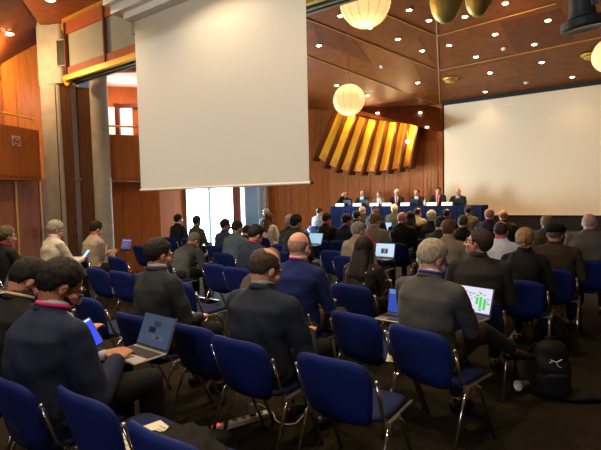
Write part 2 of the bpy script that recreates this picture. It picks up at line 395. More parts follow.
mb = MB(); p = on(241, C2, C5); q = on(257, C2, C5); mb.prism([P2(p), P2(q), P2(q+Vector((-.05, .01, 0))), P2(p+Vector((-.05, .01, 0)))], .1, 2.72)
struct(mb.build('window_3', mat('daylight_glass_soft', (.9, .95, 1), emis=(.75, .88, 1), estr=1.6), fix=True), 'narrow bright window half covered by the curtain')
# curtain
cp, cq = on(245.5, C2-Vector((-.15, .1, 0)), C5-Vector((-.15, .1, 0))), on(258, C2-Vector((-.15, .1, 0)), C5-Vector((-.15, .1, 0)))
e = (cq-cp); L = e.length; e.normalize(); n = Vector((e.y, -e.x, 0)); NN = 60
vs = []; 
for z in (.03, 2.8):
    for k in range(NN+1): vs.append(cp+e*(L*k/NN)+n*(.05*math.sin(k*1.05)+.01*math.sin(k*.37+z))+Vector((0, 0, z)))
for z in (.03, 2.8):
    for k in range(NN+1): vs.append(cp+e*(L*k/NN)+n*(.05*math.sin(k*1.05)+.01*math.sin(k*.37+z)-.012)+Vector((0, 0, z)))
q = NN+1; fs = [(k, k+1, q+k+1, q+k) for k in range(NN)]+[(2*q+k+1, 2*q+k, 3*q+k, 3*q+k+1) for k in range(NN)]+[(q+k, q+k+1, 3*q+k+1, 3*q+k) for k in range(NN)]+[(k+1, k, 2*q+k, 2*q+k+1) for k in range(NN)]
g = empty('curtain', cp, 0, 'pleated grey blue curtain hanging beside the bright window', 'curtain')
MB().add([v-cp for v in vs], fs).build('fabric', mat('curtain_fabric', S(176, 188, 196), rough=.9), g, smooth=True)
MB().tube([Vector((0, 0, 2.83)), cq-cp+Vector((0, 0, 2.83))], .02).build('curtain_rail', M_alu, g)
k = atY(262.5, 215, 18.3); mb = MB(); rbox(mb, Vector((k.x, k.y, 0)), .42, .42, 0, 5.3, R(-12)); struct(mb.build('trim_5', M_conc, fix=True), 'square concrete column between the curtain and the wood wall')
# ---- front wood wall behind the panel
FA = 15.9
def onF(px, a=FA):
    r = ray(px, 215); t = a/r.dot(fx); return Vector((r.x*t, r.y*t, 0))
F0 = atY(264, 215, 18.9); F0.z = 0; F1 = onF(330)
panel_row('wall_front', F0, F1, cut_px(F0, F1, [271.5, 278, 285.5, 292, 300.5, 309, 317.5, 323]), 0, 5.6, M_front, label='vertical wood boards of the front wall left of the panel table')
F2 = onF(443); 
panel_row('wall_front', F1, F2, cut_px(F1, F2, [337.6, 348.5, 360, 371.5, 384.5, 398, 409.5, 423.5, 436]), 0, 5.6, M_front, label='vertical wood boards of the front wall behind the speakers')
panel_row('wall_front', F2+fx*.05, W(FA+.05, 6.5), [], 0, 5.6, M_dark, label='dark wall behind the large projection screen')
mb = MB(); p = onF(425.3, FA-.02); q = onF(437.6, FA-.02)       # slatted loudspeaker panels
for (z0, z1) in ((.6, 2.42), (2.5, 3.45)):
    for i in range(9):
        t = (i+.5)/9; c = p+(q-p)*t; mb.box(c+Vector((0, 0, (z0+z1)/2)), (.032, .05, z1-z0), Matrix.Rotation(YAW, 3, 'Z'))
    mb.box((p+q)/2+fx*.02+Vector((0, 0, (z0+z1)/2)), ((q-p).length, .02, z1-z0), Matrix.Rotation(YAW, 3, 'Z'))
tag(mb.build('slatted_panel', wood('slat_wood', S(186, 122, 66), dark=.75), fix=True), 'narrow slatted wood acoustic panel beside the large screen', 'panel')
# dais and black plinth
mb = MB(); mb.prism([P2(W(13.4, -9.6)), P2(W(FA-.02, -9.6)), P2(W(FA-.02, 6.4)), P2(W(13.4, 6.4))][::-1], 0, .5)
struct(mb.build('floor_stage', M_black, fix=True), 'low black stage under the panel table')
mb = MB(); b0 = onA(443.5, FA-.12); mb.box(W(FA-.05, (b0+6.4)/2, .73), (6.4-b0, .1, .44), RM)
struct(mb.build('baseboard_front', M_black, fix=True), 'black band under the large projection screen')
# large projection screen
b0 = onA(444.5, FA-.1); g = empty('projection_screen', W(FA-.1, b0, .95), YAW, 'large cream projection screen covering the front wall', 'screen')
Ws = 6.3-b0
MB().box((Ws/2, 0, 1.83), (Ws, .02, 3.66)).build('screen_surface', M_screen, g)
MB().box((Ws/2, -.04, 3.73), (Ws+.1, .12, .15)).build('top_border', M_black, g)
MB().box((Ws/2, -.03, -.01), (Ws, .04, .03)).build('bottom_bar', M_white, g)
MB().box((2.05, -.012, 3.42), (.32, .004, .028)).build('maker_label', mat('pale_label', S(240, 234, 220), rough=.6), g)
# hanging projection screen
DS = 5.3*math.cos(TH);  b0 = onA(142.2, DS); b1 = onA(310, DS); b0_hs, b1_hs = b0, b1; Ws = b1-b0; zt = 4.22; zb = 1.765
g = empty('projection_screen', W(DS, b0, zb), YAW, 'white projection screen hanging from a ceiling casing at left', 'screen')
M_scr2 = mat('screen_fabric_hanging', S(240, 232, 214), rough=.9, spec=.1)
nt = M_scr2.node_tree; pr = nt.nodes['Principled BSDF']; tl = nt.nodes.new('ShaderNodeBsdfTranslucent'); mx = nt.nodes.new('ShaderNodeMixShader'); mx.inputs[0].default_value = .5
tl.inputs[0].default_value = (.8, .8, .76, 1); nt.links.new(pr.outputs[0], mx.inputs[1]); nt.links.new(tl.outputs[0], mx.inputs[2]); nt.links.new(mx.outputs[0], nt.nodes['Material Output'].inputs[0])
MB().box((Ws/2, 0, (zt+.2-zb)/2), (Ws, .004, zt+.2-zb)).build('screen_surface', M_scr2, g)
MB().tube([(-.02, 0, 0), (Ws+.02, 0, 0)], .018, n=10).build('bottom_bar', M_white, g)
for x in (-.03, Ws+.03): MB().box((x, 0, 0), (.05, .03, .03), bev=.006).build('end_cap', M_black, g)
MB().box((Ws*.25, -.004, zt-zb-.38), (.2, .003, .02), Matrix.Rotation(0, 3, 'Y')).build('maker_label', MC['pale_label'], g)
c0 = -.22; c1_ = Ws+.25; zc = zt-zb; g_h, Ws_h, zt_h, zb_h = g, Ws, zt-zb, zb
MB().box(((c0+c1_)/2, -.08, zc+.16), (c1_-c0, .32, .12)).box(((c0+c1_)/2, -.11, zc+.29), (c1_-c0+.12, .42, .16)).build('casing', M_white, g)
MB().box(((c0+.16+c1_)/2, -.05, zc+.06), (c1_-c0-.2, .2, .1)).build('lower_casing', M_white, g)
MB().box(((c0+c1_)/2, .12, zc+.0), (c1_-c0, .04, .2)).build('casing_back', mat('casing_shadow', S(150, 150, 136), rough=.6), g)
M_cf = MC['curtain_fabric']; nt = M_cf.node_tree; tl = nt.nodes.new('ShaderNodeBsdfTranslucent'); mx = nt.nodes.new('ShaderNodeMixShader'); mx.inputs[0].default_value = .55
tl.inputs[0].default_value = (.5, .58, .64, 1); nt.links.new(nt.nodes['Principled BSDF'].outputs[0], mx.inputs[1]); nt.links.new(tl.outputs[0], mx.inputs[2]); nt.links.new(mx.outputs[0], nt.nodes['Material Output'].inputs[0])
for x in (.5, Ws_h-.5): MB().tube([(x, -.1, zt_h+.34), (x, -.1, 4.96-zb_h)], .012).build('hanger_rod', M_black, g_h)
# ---- ceilings
def plane3(p, q, r):
    n = (q-p).cross(r-p); return lambda x, y: p.z-(n.x*(x-p.x)+n.y*(y-p.y))/n.z
zRf = lambda v: 4.7+.15*(FA-v.dot(fx))
def hit(px, py, zf):                                            # ray against a height field plane
    r = ray(px, py); lo, hi = 1., 60.
    for _ in range(50):
        m = (lo+hi)/2; p = CAMP+r*m
        if p.z < zf(p): lo = m
        else: hi = m
    return CAMP+r*lo
K1 = hit(440, 105, zRf); K2 = hit(437, 34, zRf); K3 = atY(307, 55, 11.8)
zl = plane3(K1, K2, K3); zLf = lambda v: zl(v.x, v.y)
def facet(name, pts, zf, m, label, th=.06):
    vs = [Vector((p[0], p[1], zf(Vector((p[0], p[1], 0))) if zf else p[2])) for p in pts]; n = len(vs)
    mb = MB(); mb.add(vs+[v+Vector((0, 0, th)) for v in vs], [tuple(range(n)), tuple(range(n, 2*n))[::-1]]+[(i, n+i, n+(i+1) % n, (i+1) % n) for i in range(n)])
    return struct(mb.build(name, m, fix=True), label)
dK = (K2-K1); KE = K1+dK*((DB-ab(K1)[0])/(ab(K2)[0]-ab(K1)[0]))     # fold line carried to the beam
facet('ceiling', [W(FA+.1, 6.6), K1+fx*.1, KE, W(DB, 6.6)], zRf, M_ceil, 'brown wood ceiling panels above the large screen')
facet('ceiling', [K1, hit(307, 55, zLf), W(8.5, -10.2), W(DB, -9.4), KE], zLf, M_ceil, 'brown wood ceiling panels left of the fold')
# soffit dropping to the golden crown
S1 = atY(438.5, 132, onF(438.5, FA-.85).y); S0 = atY(350, 108, onF(350, FA-.85).y); S0w = atY(350, 108, onF(350, FA-.02).y); S1w = atY(438.5, 131, onF(438.5, FA-.02).y); S00 = atY(300, 109, F0.y-.4); B0 = hit(307, 55, zLf)
Bm = hit(240, 30, zLf)
mb = MB(); q = [K1, S1, S0, B0]; mb.add(q, [(0, 1, 2), (0, 2, 3)]); mb.add([S0, S00, Bm, B0], [(0, 1, 2), (0, 2, 3)])
mb.add([S0, S1, S1w, S0w+Vector((0, 0, -.1))], [(0, 1, 2, 3)]); mb.add([K1, S1, S1w], [(0, 1, 2)]); mb.add([S00, S0, S0w+Vector((0, 0, -.1))], [(0, 1, 2)])
struct(mb.build('ceiling_soffit', M_ceil2, fix=True), 'darker ceiling facet folding down to the golden crown')
# camera side ceiling
zc = 4.95
facet('ceiling', [W(DB+.02, 6.6), W(DB+.02, bL-.3), atY(40, 22, 9.0), atY(15, 0, 7.5), atY(-70, -90, 5.0), Vector((-1.8, -4, 0)), Vector((1.3, -8.4, 0))], lambda v: zc, M_ceil, 'brown wood ceiling on the near side of the beam')
LA, LB_, LC = atY(44, 24, 9.9), U1+Vector((-.2, -.1, 0)), atY(15, 0, 7.5); LC.z = zc; LA.z = zc+.05
lf = plane3(LA, LB_, LC)
facet('ceiling', [LA, LC, Vector((-3.9, 5, 0)), Vector((-3.2, -5, 0)), Vector((-9.2, -5, 0)), Vector((-6.8, 7.2, 0)), Vector((-6.2, 10.3, 0))], lambda v: lf(v.x, v.y), M_ceil2, 'dark red brown ceiling facet over the left balcony')
mb = MB(); mb.box(W(DB+.05, (bL+6.6)/2, 5.75), (6.6-bL, .05, 1.6), RM); struct(mb.build('trim_6', M_ceil2), 'dark board above the transom beam')
# seams
def seam(p, q, m=M_seam, w=.02):
    d = (q-p).normalized(); return [p-Vector((0, 0, .012)), q-Vector((0, 0, .012))]
mbs = MB()
for (x0, y0, x1, y1) in ((306, 18, 436.5, 69.5), (352, 0, 437, 35.5)):
    mbs.tube(seam(hit(x0, y0, zLf), hit(x1, y1, zLf)), .013, n=6)
for (x0, y0, x1, y1) in ((437.5, 35.5, 556, 3), (438, 70.5, 605, 36)):
    mbs.tube(seam(hit(x0, y0, zRf), hit(x1, y1, zRf)), .013, n=6)
mbs.tube(seam(B0, K1), .012, n=6); mbs.tube(seam(K1, KE), .016, n=6)
struct(mbs.build('trim_7', M_seam), 'thin brass seams between the ceiling panels')
# panel joints and tonal panels of the ceiling
def patch(name, pts, zf, m, label):
    vs = [hit(x, y, zf)-Vector((0, 0, .006)) for (x, y) in pts]; n = len(vs)
    mb = MB(); mb.add(vs+[v+Vector((0, 0, .012)) for v in vs], [tuple(range(n)), tuple(range(n, 2*n))[::-1]]+[(i, n+i, n+(i+1) % n, (i+1) % n) for i in range(n)])
    return struct(mb.build(name, m, fix=True), label)
M_c3 = wood('ceiling_wood_pale', S(138, 76, 30), dark=.75, rough=.5, scale=(1, 1, 1), bump=.02)
patch('ceiling_panel', [(312, 21.5), (352, 37), (372, 64), (318, 42)], zLf, M_ceil2, 'darker wood panel in the folded ceiling')
patch('ceiling_panel', [(362, 41), (412, 61), (428, 96), (378, 78)], zLf, M_c3, 'lighter wood panel in the folded ceiling')
patch('ceiling_panel', [(404, 51), (418, 38), (436, 66), (436, 68)], zLf, M_c3, 'small lighter panel by the ceiling fold')
patch('ceiling_panel', [(441, 74), (507, 59), (520, 75), (446, 88)], zRf, M_c3, 'lighter wood panel over the large screen')
patch('ceiling_panel', [(500, 23), (560, 8), (575, 40), (516, 52)], zRf, M_ceil2, 'darker wood panel of the right ceiling')
# walls that close the hall
mb = MB(); mb.box((W(FA, 6.6)+W(-6, 6.6))/2+Vector((0, 0, 3)), (.1, 22, 6.8), Matrix.Rotation(YAW, 3, 'Z')); struct(mb.build('wall_right', M_front), 'wood wall on the far right of the hall')
pA, pB = Vector((-8.2, -4.2, 0)), W(-6, 6.6); mb = MB(); e = pB-pA; mb.box((pA+pB)/2+Vector((0, 0, 3)), (e.length, .1, 6.8), Matrix.Rotation(math.atan2(e.y, e.x), 3, 'Z')); struct(mb.build('wall_back', M_front), 'wood wall behind the last row')
mb = MB(); mb.box((pA*.72+pB*.28)+Vector((.05, .1, 1.75)), (3.4, .06, 2.4), Matrix.Rotation(math.atan2(e.y, e.x), 3, 'Z')); struct(mb.build('fill_window', mat('rear_fill_glow', (.8, .9, 1), emis=(.55, .75, 1), estr=2.2)), 'unseen window added in the rear wall for cool light')  # unseen glowing pane, added for cool light on the near rows
# ---- golden crown: fan of gilded boards between wooden fins
M_gild = mat('gilded_board', S(236, 170, 30), rough=.5, metal=.0, var=.08, vscale=2)
M_fin = wood('fin_wood', S(96, 48, 18), dark=.7)
g = empty('golden_crown', onF(365, FA-.6)+Vector((0, 0, 3.2)), 0, 'fan shaped canopy of gilded boards and wooden fins over the panel', 'canopy')
gi = g.location.copy()
top = [(336, 111), (347, 113), (357.2, 116), (367, 118.5), (377.5, 120), (388, 121.5), (398, 122.5), (408.5, 123.5), (419, 124.5)]
bot = [(316.5, 157), (327, 164.5), (338.5, 169), (351, 171), (364, 171.5), (377, 171), (389.5, 169.5), (401, 167.5), (412, 164)]
def crownpt(xy, d): return atfwd(xy[0], xy[1], FA-d)-gi
N = len(top); TP = [crownpt(t, .42) for t in top]; BP = [crownpt(b, .75) for b in bot]
for i in range(N-1):
    wT = (TP[i+1]-TP[i]); wB = (BP[i+1]-BP[i])
    a, b, c, d = TP[i]+wT*.08, TP[i+1]-wT*.10, BP[i+1]-wB*.12, BP[i]+wB*.08
    off = Vector((0, 0, 0))+fx*.05
    vs = [a, b, c, d]; mb = MB(); mb.add([v+fx*.10 for v in vs]+[v+fx*.13 for v in vs], [(0, 1, 2, 3), (7, 6, 5, 4), (0, 4, 5, 1), (1, 5, 6, 2), (2, 6, 7, 3), (3, 7, 4, 0)])
    mb.build('gilded_board', M_gild, g, fix=True)
    c2_, d2 = c+fx*.1, d+fx*.1                                   # small wooden foot under each board
    m = (c2_+d2)/2+(b+a-c-d)*.5*.16; mb = MB()
    mb.add([d2-fx*.02, c2_-fx*.02, m-fx*.02, d2+fx*.35-Vector((0, 0, .03)), c2_+fx*.35-Vector((0, 0, .03))], [(0, 1, 2), (0, 3, 4, 1), (1, 4, 2), (0, 2, 3), (2, 4, 3)])
    mb.build('board_foot', M_ply, g, fix=True)
for i in range(N):
    w = (TP[min(i+1, N-1)]-TP[max(i-1, 0)]).normalized()*.034; wb = (BP[min(i+1, N-1)]-BP[max(i-1, 0)]).normalized()*.038
    a, b = TP[i], BP[i]-(TP[i]-BP[i]).normalized()*.15
    vs = [a-w-fx*.1, a+w-fx*.1, a+w+fx*.2, a-w+fx*.2, b-wb-fx*.16, b+wb-fx*.16, b+wb+fx*.3, b-wb+fx*.3]
    mb = MB(); mb.add(vs, [(0, 1, 2, 3), (7, 6, 5, 4), (0, 4, 5, 1), (1, 5, 6, 2), (2, 6, 7, 3), (3, 7, 4, 0)]); mb.build('fin', M_fin, g, fix=True)
# ================================================================== LIGHTS
M_bulb = mat('downlight_glow', (1, .9, .75), emis=(1, .86, .66), estr=22)
M_ringl = mat('downlight_ring', S(220, 200, 170), rough=.4)
def pl_hit(px, py, q):
    n = (q[1]-q[0]).cross(q[2]-q[0]); r = ray(px, py); return CAMP+r*((q[0]-CAMP).dot(n)/r.dot(n)-.03)
def spot_light(px, py, zf, energy, label, group, lamp=True, r=.055):
    P = hit(px, py, zf) if not isinstance(zf, tuple) else pl_hit(px, py, zf)
    g = empty('ceiling_light', P-Vector((0, 0, .01)), 0, label, 'light', group)
    mb = MB(); n = 16; vs = []
    for (rr, z) in ((r, -.005), (r*1.35, -.005), (r*1.35, .02), (r, .02)):
        for k in range(n): vs.append((rr*math.cos(2*math.pi*k/n), rr*math.sin(2*math.pi*k/n), z))
    mb.add(vs, [(i*n+k, i*n+(k+1) % n, ((i+1) % 4)*n+(k+1) % n, ((i+1) % 4)*n+k) for i in range(4) for k in range(n)]); mb.build('trim_ring', M_ringl, g, fix=True)
    MB().lathe([(r*.4, -.022), (r*.8, -.016), (r*.98, -.002), (r*.98, .01)], n=16).build('lamp', M_bulb, g)
    if lamp:
        l = bpy.data.lights.new('downlight', 'SPOT'); l.energy = energy; l.color = (1, .70, .40); l.spot_size = R(105); l.spot_blend = .8; l.shadow_soft_size = .06
        o = bpy.data.objects.new('downlight', l); COL.objects.link(o); o.location = P-Vector((0, 0, .05))
EL = 120
for (x, y) in ((340.4, 15.5), (409, 9.5), (429, 20), (370, 27), (398, 38.7), (422.3, 50.4), (319, 45)): spot_light(x, y, zLf, EL, 'small round downlight in the ceiling left of the fold, above the brass seam line', 'downlights in the left ceiling folds')
zs = plane3(K1, S0, B0); zSf = lambda v: zs(v.x, v.y)
zs2 = plane3(K1, S1, S0); zS2 = lambda v: zs2(v.x, v.y)
for (x, y) in ((417.8, 82.4),): spot_light(x, y, zLf, EL, 'lone downlight in the ceiling just left of the fold near the large screen', 'downlights in the left ceiling folds')
for (x, y) in ((336.7, 85), (367.6, 95)): spot_light(x, y, (K1, S0, B0), EL, 'downlight on the ceiling facet beside the smaller paper lantern', 'downlights beside the small lantern')
for (x, y) in ((393.6, 103.6), (420.2, 112), (377.5, 112.5), (427, 126.5)): spot_light(x, y, (K1, S1, S0), 30, 'downlight on the low ceiling facet just above the golden crown', 'downlights above the golden crown')
for (x, y) in ((449, 45), (505.3, 3), (465, 16.3), (548, 20), (495.2, 34), (534.4, 44), (476, 56.5), (541.7, 62), (490, 72.4), (572.4, 76.6), (485.2, 91.5)):
    spot_light(x, y, zRf, EL if y < 60 else EL*.15, 'round downlight in the ceiling right of the fold, over the large screen', 'downlights in the right ceiling')
spot_light(8, 33, lambda v: lf(v.x, v.y), 14, 'downlight in the dark ceiling facet above the left balcony', None, r=.07)
spot_light(50, -1, lambda v: zc, 8, 'downlight at the top edge near the concrete column', None, r=.07)
def lamp_pt(P, e, c, r=.1, kind='POINT'):
    l = bpy.data.lights.new('lamp', kind); l.energy = e; l.color = c; l.shadow_soft_size = r
    o = bpy.data.objects.new('lamp', l); COL.objects.link(o); o.location = P; return o
lamp_pt(atY(6, 110, 8.2)+Vector((.0, 0, .9)), 60, (1, .62, .28))       # unseen point light brightening the plywood behind the left balcony
lamp_pt(atY(122, 95, 10.4), 25, (1, .62, .5))
lamp_pt(atY(141, 176, 10.1)+Vector((0, -.12, 0)), 8, (1, .66, .3), .03)
def area(P, target, e, c, sx, sy):
    l = bpy.data.lights.new('area', 'AREA'); l.shape = 'RECTANGLE'; l.size = sx; l.size_y = sy; l.energy = e; l.color = c
    o = bpy.data.objects.new('daylight', l); COL.objects.link(o); o.location = P; o.rotation_euler = (target-P).to_track_quat('-Z', 'Y').to_euler(); return o
cw = (C2+C3)/2; cw = on(226, C2, C3); area(cw+Vector((.3, -.1, 1.5)), cw+Vector((4.5, -7, 1.2)), 620, (.7, .88, 1), 1.2, 2.0)
area((pA*.72+pB*.28)+Vector((.15, .3, 1.9)), Vector((0, 4, 1.0)), 240, (.55, .75, 1), 3.2, 2.2)  # cool fill added at the unseen rear window
# unseen downlights added over and behind the camera to brighten the foreground
for (a_, b_) in ((3.4, -6.5), (3.6, -4.2), (3.6, -1.9), (1.2, -5.6), (1.2, -3.2), (1.2, -.8), (-1.6, -5.5), (-1.6, -2.5), (-1.6, .6), (3.2, -8.0)):
    l = bpy.data.lights.new('downlight', 'SPOT'); l.energy = NEAR; l.color = (1, .76, .50); l.spot_size = R(120); l.spot_blend = .9; l.shadow_soft_size = .12
    o = bpy.data.objects.new('downlight', l); COL.objects.link(o); o.location = W(a_, b_, 4.88)
# warm up-lights of the golden crown
for i in (1, 3, 5, 7):
    p = (TP[i]+TP[i+1])/2+gi-fx*.35+Vector((0, 0, -.12)); lamp_pt(p, 22 if i < 7 else 32, (1, .72, .35), .03)
g = empty('spotlight', crownpt((407.5, 141.7), .75)+gi, 0, 'small bright spotlight fixed in the last bay of the golden crown', 'light')
MB().ell((0, 0, 0), .06).build('bulb', M_bulb, g, smooth=True); MB().tube([(0, 0, .05), (.02, .1, .35)], .012).build('stem', M_gold, g)
def fill_spot(P, T, e, c, size, r=.25):  # soft spots without fixtures, added to brighten the screens and walls
    l = bpy.data.lights.new('added_fill', 'SPOT'); l.energy = e; l.color = c; l.spot_size = R(size); l.spot_blend = 1; l.shadow_soft_size = r
    o = bpy.data.objects.new('added_fill', l); COL.objects.link(o); o.location = P; o.rotation_euler = (T-P).to_track_quat('-Z', 'Y').to_euler()
fill_spot(W(-2.0, -3.2, 4.3), W(DS, (b0_hs+b1_hs)/2, 3.0), FILL1, (1, .84, .66), 75)
fill_spot(W(9.5, -2.2, 5.2), W(FA, -2.4, 2.6), FILL2, (1, .66, .35), 95)
fill_spot(W(9.8, 1.8, 5.2), W(FA, 2.4, 2.6), FILL2, (1, .66, .35), 95)
fill_spot(W(10.5, -7.2, 4.4), W(FA, -7.6, 2.2), FILL2*.6, (1, .62, .30), 90)
fill_spot(W(1.5, -6.3, 4.6), W(4.0, -9.2, 1.4), 130, (1, .78, .55), 70)
# paper lanterns
def lantern(px, py, rpx, Y, label):
    P = atY(px, py, Y); r = rpx*Y/FPX
    g = empty('paper_lantern', P, 0, label, 'lamp', 'paper globe lanterns')
    vs = MB(); n = 64; m = 28; V = []
    for j in range(1, m):
        t = math.pi*j/m
        for k in range(n):
            a = 2*math.pi*k/n; rr = r*(1-.018*abs(math.cos(a*7)) )*(1-.012*math.cos(j*math.pi)); V.append((math.sin(t)*math.cos(a)*rr, math.sin(t)*math.sin(a)*rr, math.cos(t)*r*.96))
    V += [(0, 0, r*.95), (0, 0, -r*.95)]; T = len(V)-2; F = []
    for k in range(n):
        k2 = (k+1) % n; F.append((T, k, k2)); F.append((T+1, (m-2)*n+k2, (m-2)*n+k))
        for j in range(m-2): F.append((j*n+k, (j+1)*n+k, (j+1)*n+k2, j*n+k2))
    vs.add(V, F).build('paper_globe', mat('lantern_paper', S(255, 214, 150), rough=.8, emis=(1, .58, .24), estr=.8), g, smooth=True)
    mb = MB()
    for k in range(14):
        a = 2*math.pi*(k+.5)/14*1.; mb.tube([(math.cos(a)*math.sin(t)*r*1.002, math.sin(a)*math.sin(t)*r*1.002, math.cos(t)*r*.965) for t in [math.pi*q/20 for q in range(21)]], .004, n=4)
    mb.build('ribs', mat('lantern_rib', S(200, 130, 66), rough=.7, emis=(.8, .36, .1), estr=.25), g)
    top_ = zLf(P) if px < 500 else zRf(P)
    MB().tube([(0, 0, r*.9), (0, 0, top_-P.z)], .006, n=6).build('cable', M_dark, g)
    MB().lathe([(.03, -.03), (.06, 0)], (0, 0, top_-P.z-.005)).build('ceiling_cap', M_gold, g)
    lamp_pt(P-Vector((0, 0, r+.05)), 25, (1, .66, .34), .2)
lantern(349, 100, 15.6, 10.3, 'smaller glowing round paper lantern hanging before the golden crown')
lantern(365.3, 2.5, 24.6, 6.6, 'large glowing paper lantern cut by the top edge of the picture')
lantern(612, 55, 17.5, 9.3, 'paper lantern cut off by the right edge of the picture')
M_brass = mat('brass_shade', S(186, 160, 76), rough=.5, metal=.45, var=.1, vscale=3)
for (px, py, rp, Y, lab) in ((446, -1, 15.5, 6.2, 'wider brass bowl pendant at the top edge, left of its twin'), (478.5, -3, 12.5, 6.6, 'smaller brass bowl pendant at the top edge, right of its twin')):
    P = atY(px, py, Y); r = rp*Y/FPX; g = empty('pendant_lamp', P, 0, lab, 'lamp', 'brass bowl pendants')
    MB().lathe([(.01, -r*1.5), (r*.35, -r*1.42), (r*.66, -r*1.15), (r*.88, -r*.75), (r*1., -r*.2), (r*1., .4*r), (r*.8, 1.2*r), (.05, 1.8*r)], n=32).build('bowl', M_brass, g, smooth=True, fix=True)
    MB().tube([(0, 0, r*.6), (0, 0, zRf(P)-P.z)], .007, n=6).build('cable', M_dark, g)
for (px, py, lab) in ((450.5, 78.5, 'round brass ceiling diffuser close to the ceiling fold'), (590.5, 54.5, 'round brass ceiling diffuser beside the right lantern')):
    P = hit(px, py, zRf); g = empty('ceiling_diffuser', P, 0, lab, 'vent'); MB().lathe([(.09, -.12), (.14, -.1), (.15, -.06), (.1, -.03)], n=24).build('cone', M_brass, g, smooth=True); MB().lathe([(.2, -.03), (.22, 0)], n=24).build('flange', M_gold, g)
for (px, py, zf, lab) in ((381.6, 65.6, zLf, 'white smoke detector in the left ceiling fold'), (503.8, 48.2, zRf, 'white smoke detector nearer the top of the right ceiling'), (526, 82, zRf, 'white smoke detector close above the large screen')):
    P = hit(px, py, zf); g = empty('smoke_detector', P, 0, lab, 'detector'); MB().lathe([(.03, -.06), (.05, -.05), (.05, -.02)], n=20).build('body', M_white, g, smooth=True); MB().lathe([(.07, -.02), (.07, 0)], n=20).build('base', M_white, g)
# black hanging loudspeaker
P = atY(582, 10.5, 5.2); g = empty('hanging_loudspeaker', P, R(20), 'black bell shaped loudspeaker hanging at the top right corner', 'speaker')
TM = Matrix.Rotation(R(-9), 3, 'Y')
MB().lathe([(.02, .3), (.105, .28), (.125, .0), (.14, -.07)], n=28, M=TM).build('body', mat('speaker_black', S(52, 56, 54), rough=.45), g, smooth=False, fix=True)
MB().lathe([(.14, -.07), (.215, -.10), (.225, -.175), (.20, -.2), (.02, -.185)], n=32, M=TM).build('flared_rim', MC['speaker_black'], g, fix=True)
MB().box((.0, -.145, .03), (.09, .012, .05), TM).build('rating_plate', mat('plate_grey', S(120, 120, 112), rough=.5), g)
MB().tube([(0, 0, .2), (.03, 0, 1.)], .02).build('hanger', M_black, g)
# ================================================================== CHAIRS
M_blue = mat('blue_upholstery', S(9, 32, 104), rough=.75, bump=.3, bscale=220, var=.12, vscale=6, spec=.3)
M_seat = mat('navy_seat', S(15, 28, 74), rough=.8, bump=.3, bscale=220, var=.12, vscale=6, spec=.3)
def se(u, v, n=4.4):                                            # square to rounded-square
    a = max(abs(u), abs(v)); l = (abs(u)**n+abs(v)**n)**(1/n)
    return (u*a/l, v*a/l) if l > 1e-6 else (0, 0)
def shell(fn, th, nu=16, nv=12):
    """closed shell: fn(u,v)->Vector; offset by th along its normal, rounded outline"""
    P = {}; nrm = {}
    for i in range(nu+1):
        for j in range(nv+1):
            P[i, j] = fn(*se(-1+2*i/nu, -1+2*j/nv))
    for i in range(nu+1):
        for j in range(nv+1):
            du = P[min(i+1, nu), j]-P[max(i-1, 0), j]; dv = P[i, min(j+1, nv)]-P[i, max(j-1, 0)]; n = du.cross(dv)
            nrm[i, j] = n.normalized() if n.length > 1e-9 else Vector((0, 0, 1))
    vs = []; id1 = {}; id2 = {}
    for k, p in P.items():
        e = max(abs(-1+2*k[0]/nu), abs(-1+2*k[1]/nv)); t = th*(.45 if e > .999 else 1)
        id1[k] = len(vs); vs.append(p+nrm[k]*t/2); id2[k] = len(vs); vs.append(p-nrm[k]*t/2)
    fs = []
    for i in range(nu):
        for j in range(nv):
            q = [(i, j), (i+1, j), (i+1, j+1), (i, j+1)]; fs.append([id1[k] for k in q]); fs.append([id2[k] for k in q[::-1]])
    rim = [(i, 0) for i in range(nu)]+[(nu, j) for j in range(nv)]+[(i, nv) for i in range(nu, 0, -1)]+[(0, j) for j in range(nv, 0, -1)]
    for a, b in zip(rim, rim[1:]+rim[:1]): fs.append([id1[b], id1[a], id2[a], id2[b]])
    return vs, fs
def back_fn(u, v):                                              # v: -1 bottom .. 1 top
    z = .60+.195*v; w = .232*(1-.20*((1-v)/2)**1.3); x = u*w
    y = -.215-.095*(v+1)/2+.045*(abs(u)**2)*1.0
    if v < -.5: y += .06*((-v-.5)/.5)**2
    return Vector((x, y, z))
def seat_fn(u, v):
    return Vector((u*.235*(1-.05*(v+1)/2), .03+.215*v, .445+.012*abs(u)**2-(.03*((v-.6)/.4)**2 if v > .6 else 0)+(.015*((-v-.6)/.4)**2 if v < -.6 else 0)))
CH = empty('conference_chair', (0, 0, 0))
MB().add(*shell(back_fn, .034)).build('backrest', M_blue, CH, smooth=True, fix=True)
MB().add(*shell(seat_fn, .042)).build('seat', M_seat, CH, smooth=True, fix=True)
for s in (-1, 1):
    MB().tube([(s*.245, .0, .43), (s*.25, .06, .38), (s*.252, .24, .0)], .0115).build('leg', M_chrome, CH, smooth=True)
    MB().tube([(s*.245, -.10, .43), (s*.25, -.14, .38), (s*.252, -.30, .0)], .0115).build('leg', M_chrome, CH, smooth=True)
    o = MB().tube([(s*.24, -.10, .42), (s*.243, -.17, .50), (s*.243, -.232, .69)], .0105).build('back_post', M_chrome, CH, smooth=True)
    MB().ell((s*.243, -.233, .692), .0125, n=10, m=6).build('post_cap', M_alu, o, smooth=True)
    mb = MB(); mb.box((s*.243, -.05, .425), (.022, .16, .03), bev=.006).box((s*.243, -.02, .395), (.02, .035, .05), bev=.005).box((s*.243, -.10, .40), (.024, .05, .06), bev=.006)
    mb.box((s*.236, .06, .432), (.018, .32, .016), bev=.004); mb.build('side_bracket', M_alu, CH)
MB().tube([(-.24, -.04, .412), (.24, -.04, .412)], .012).build('crossbar', M_alu, CH)
chairs = []
first = [True]
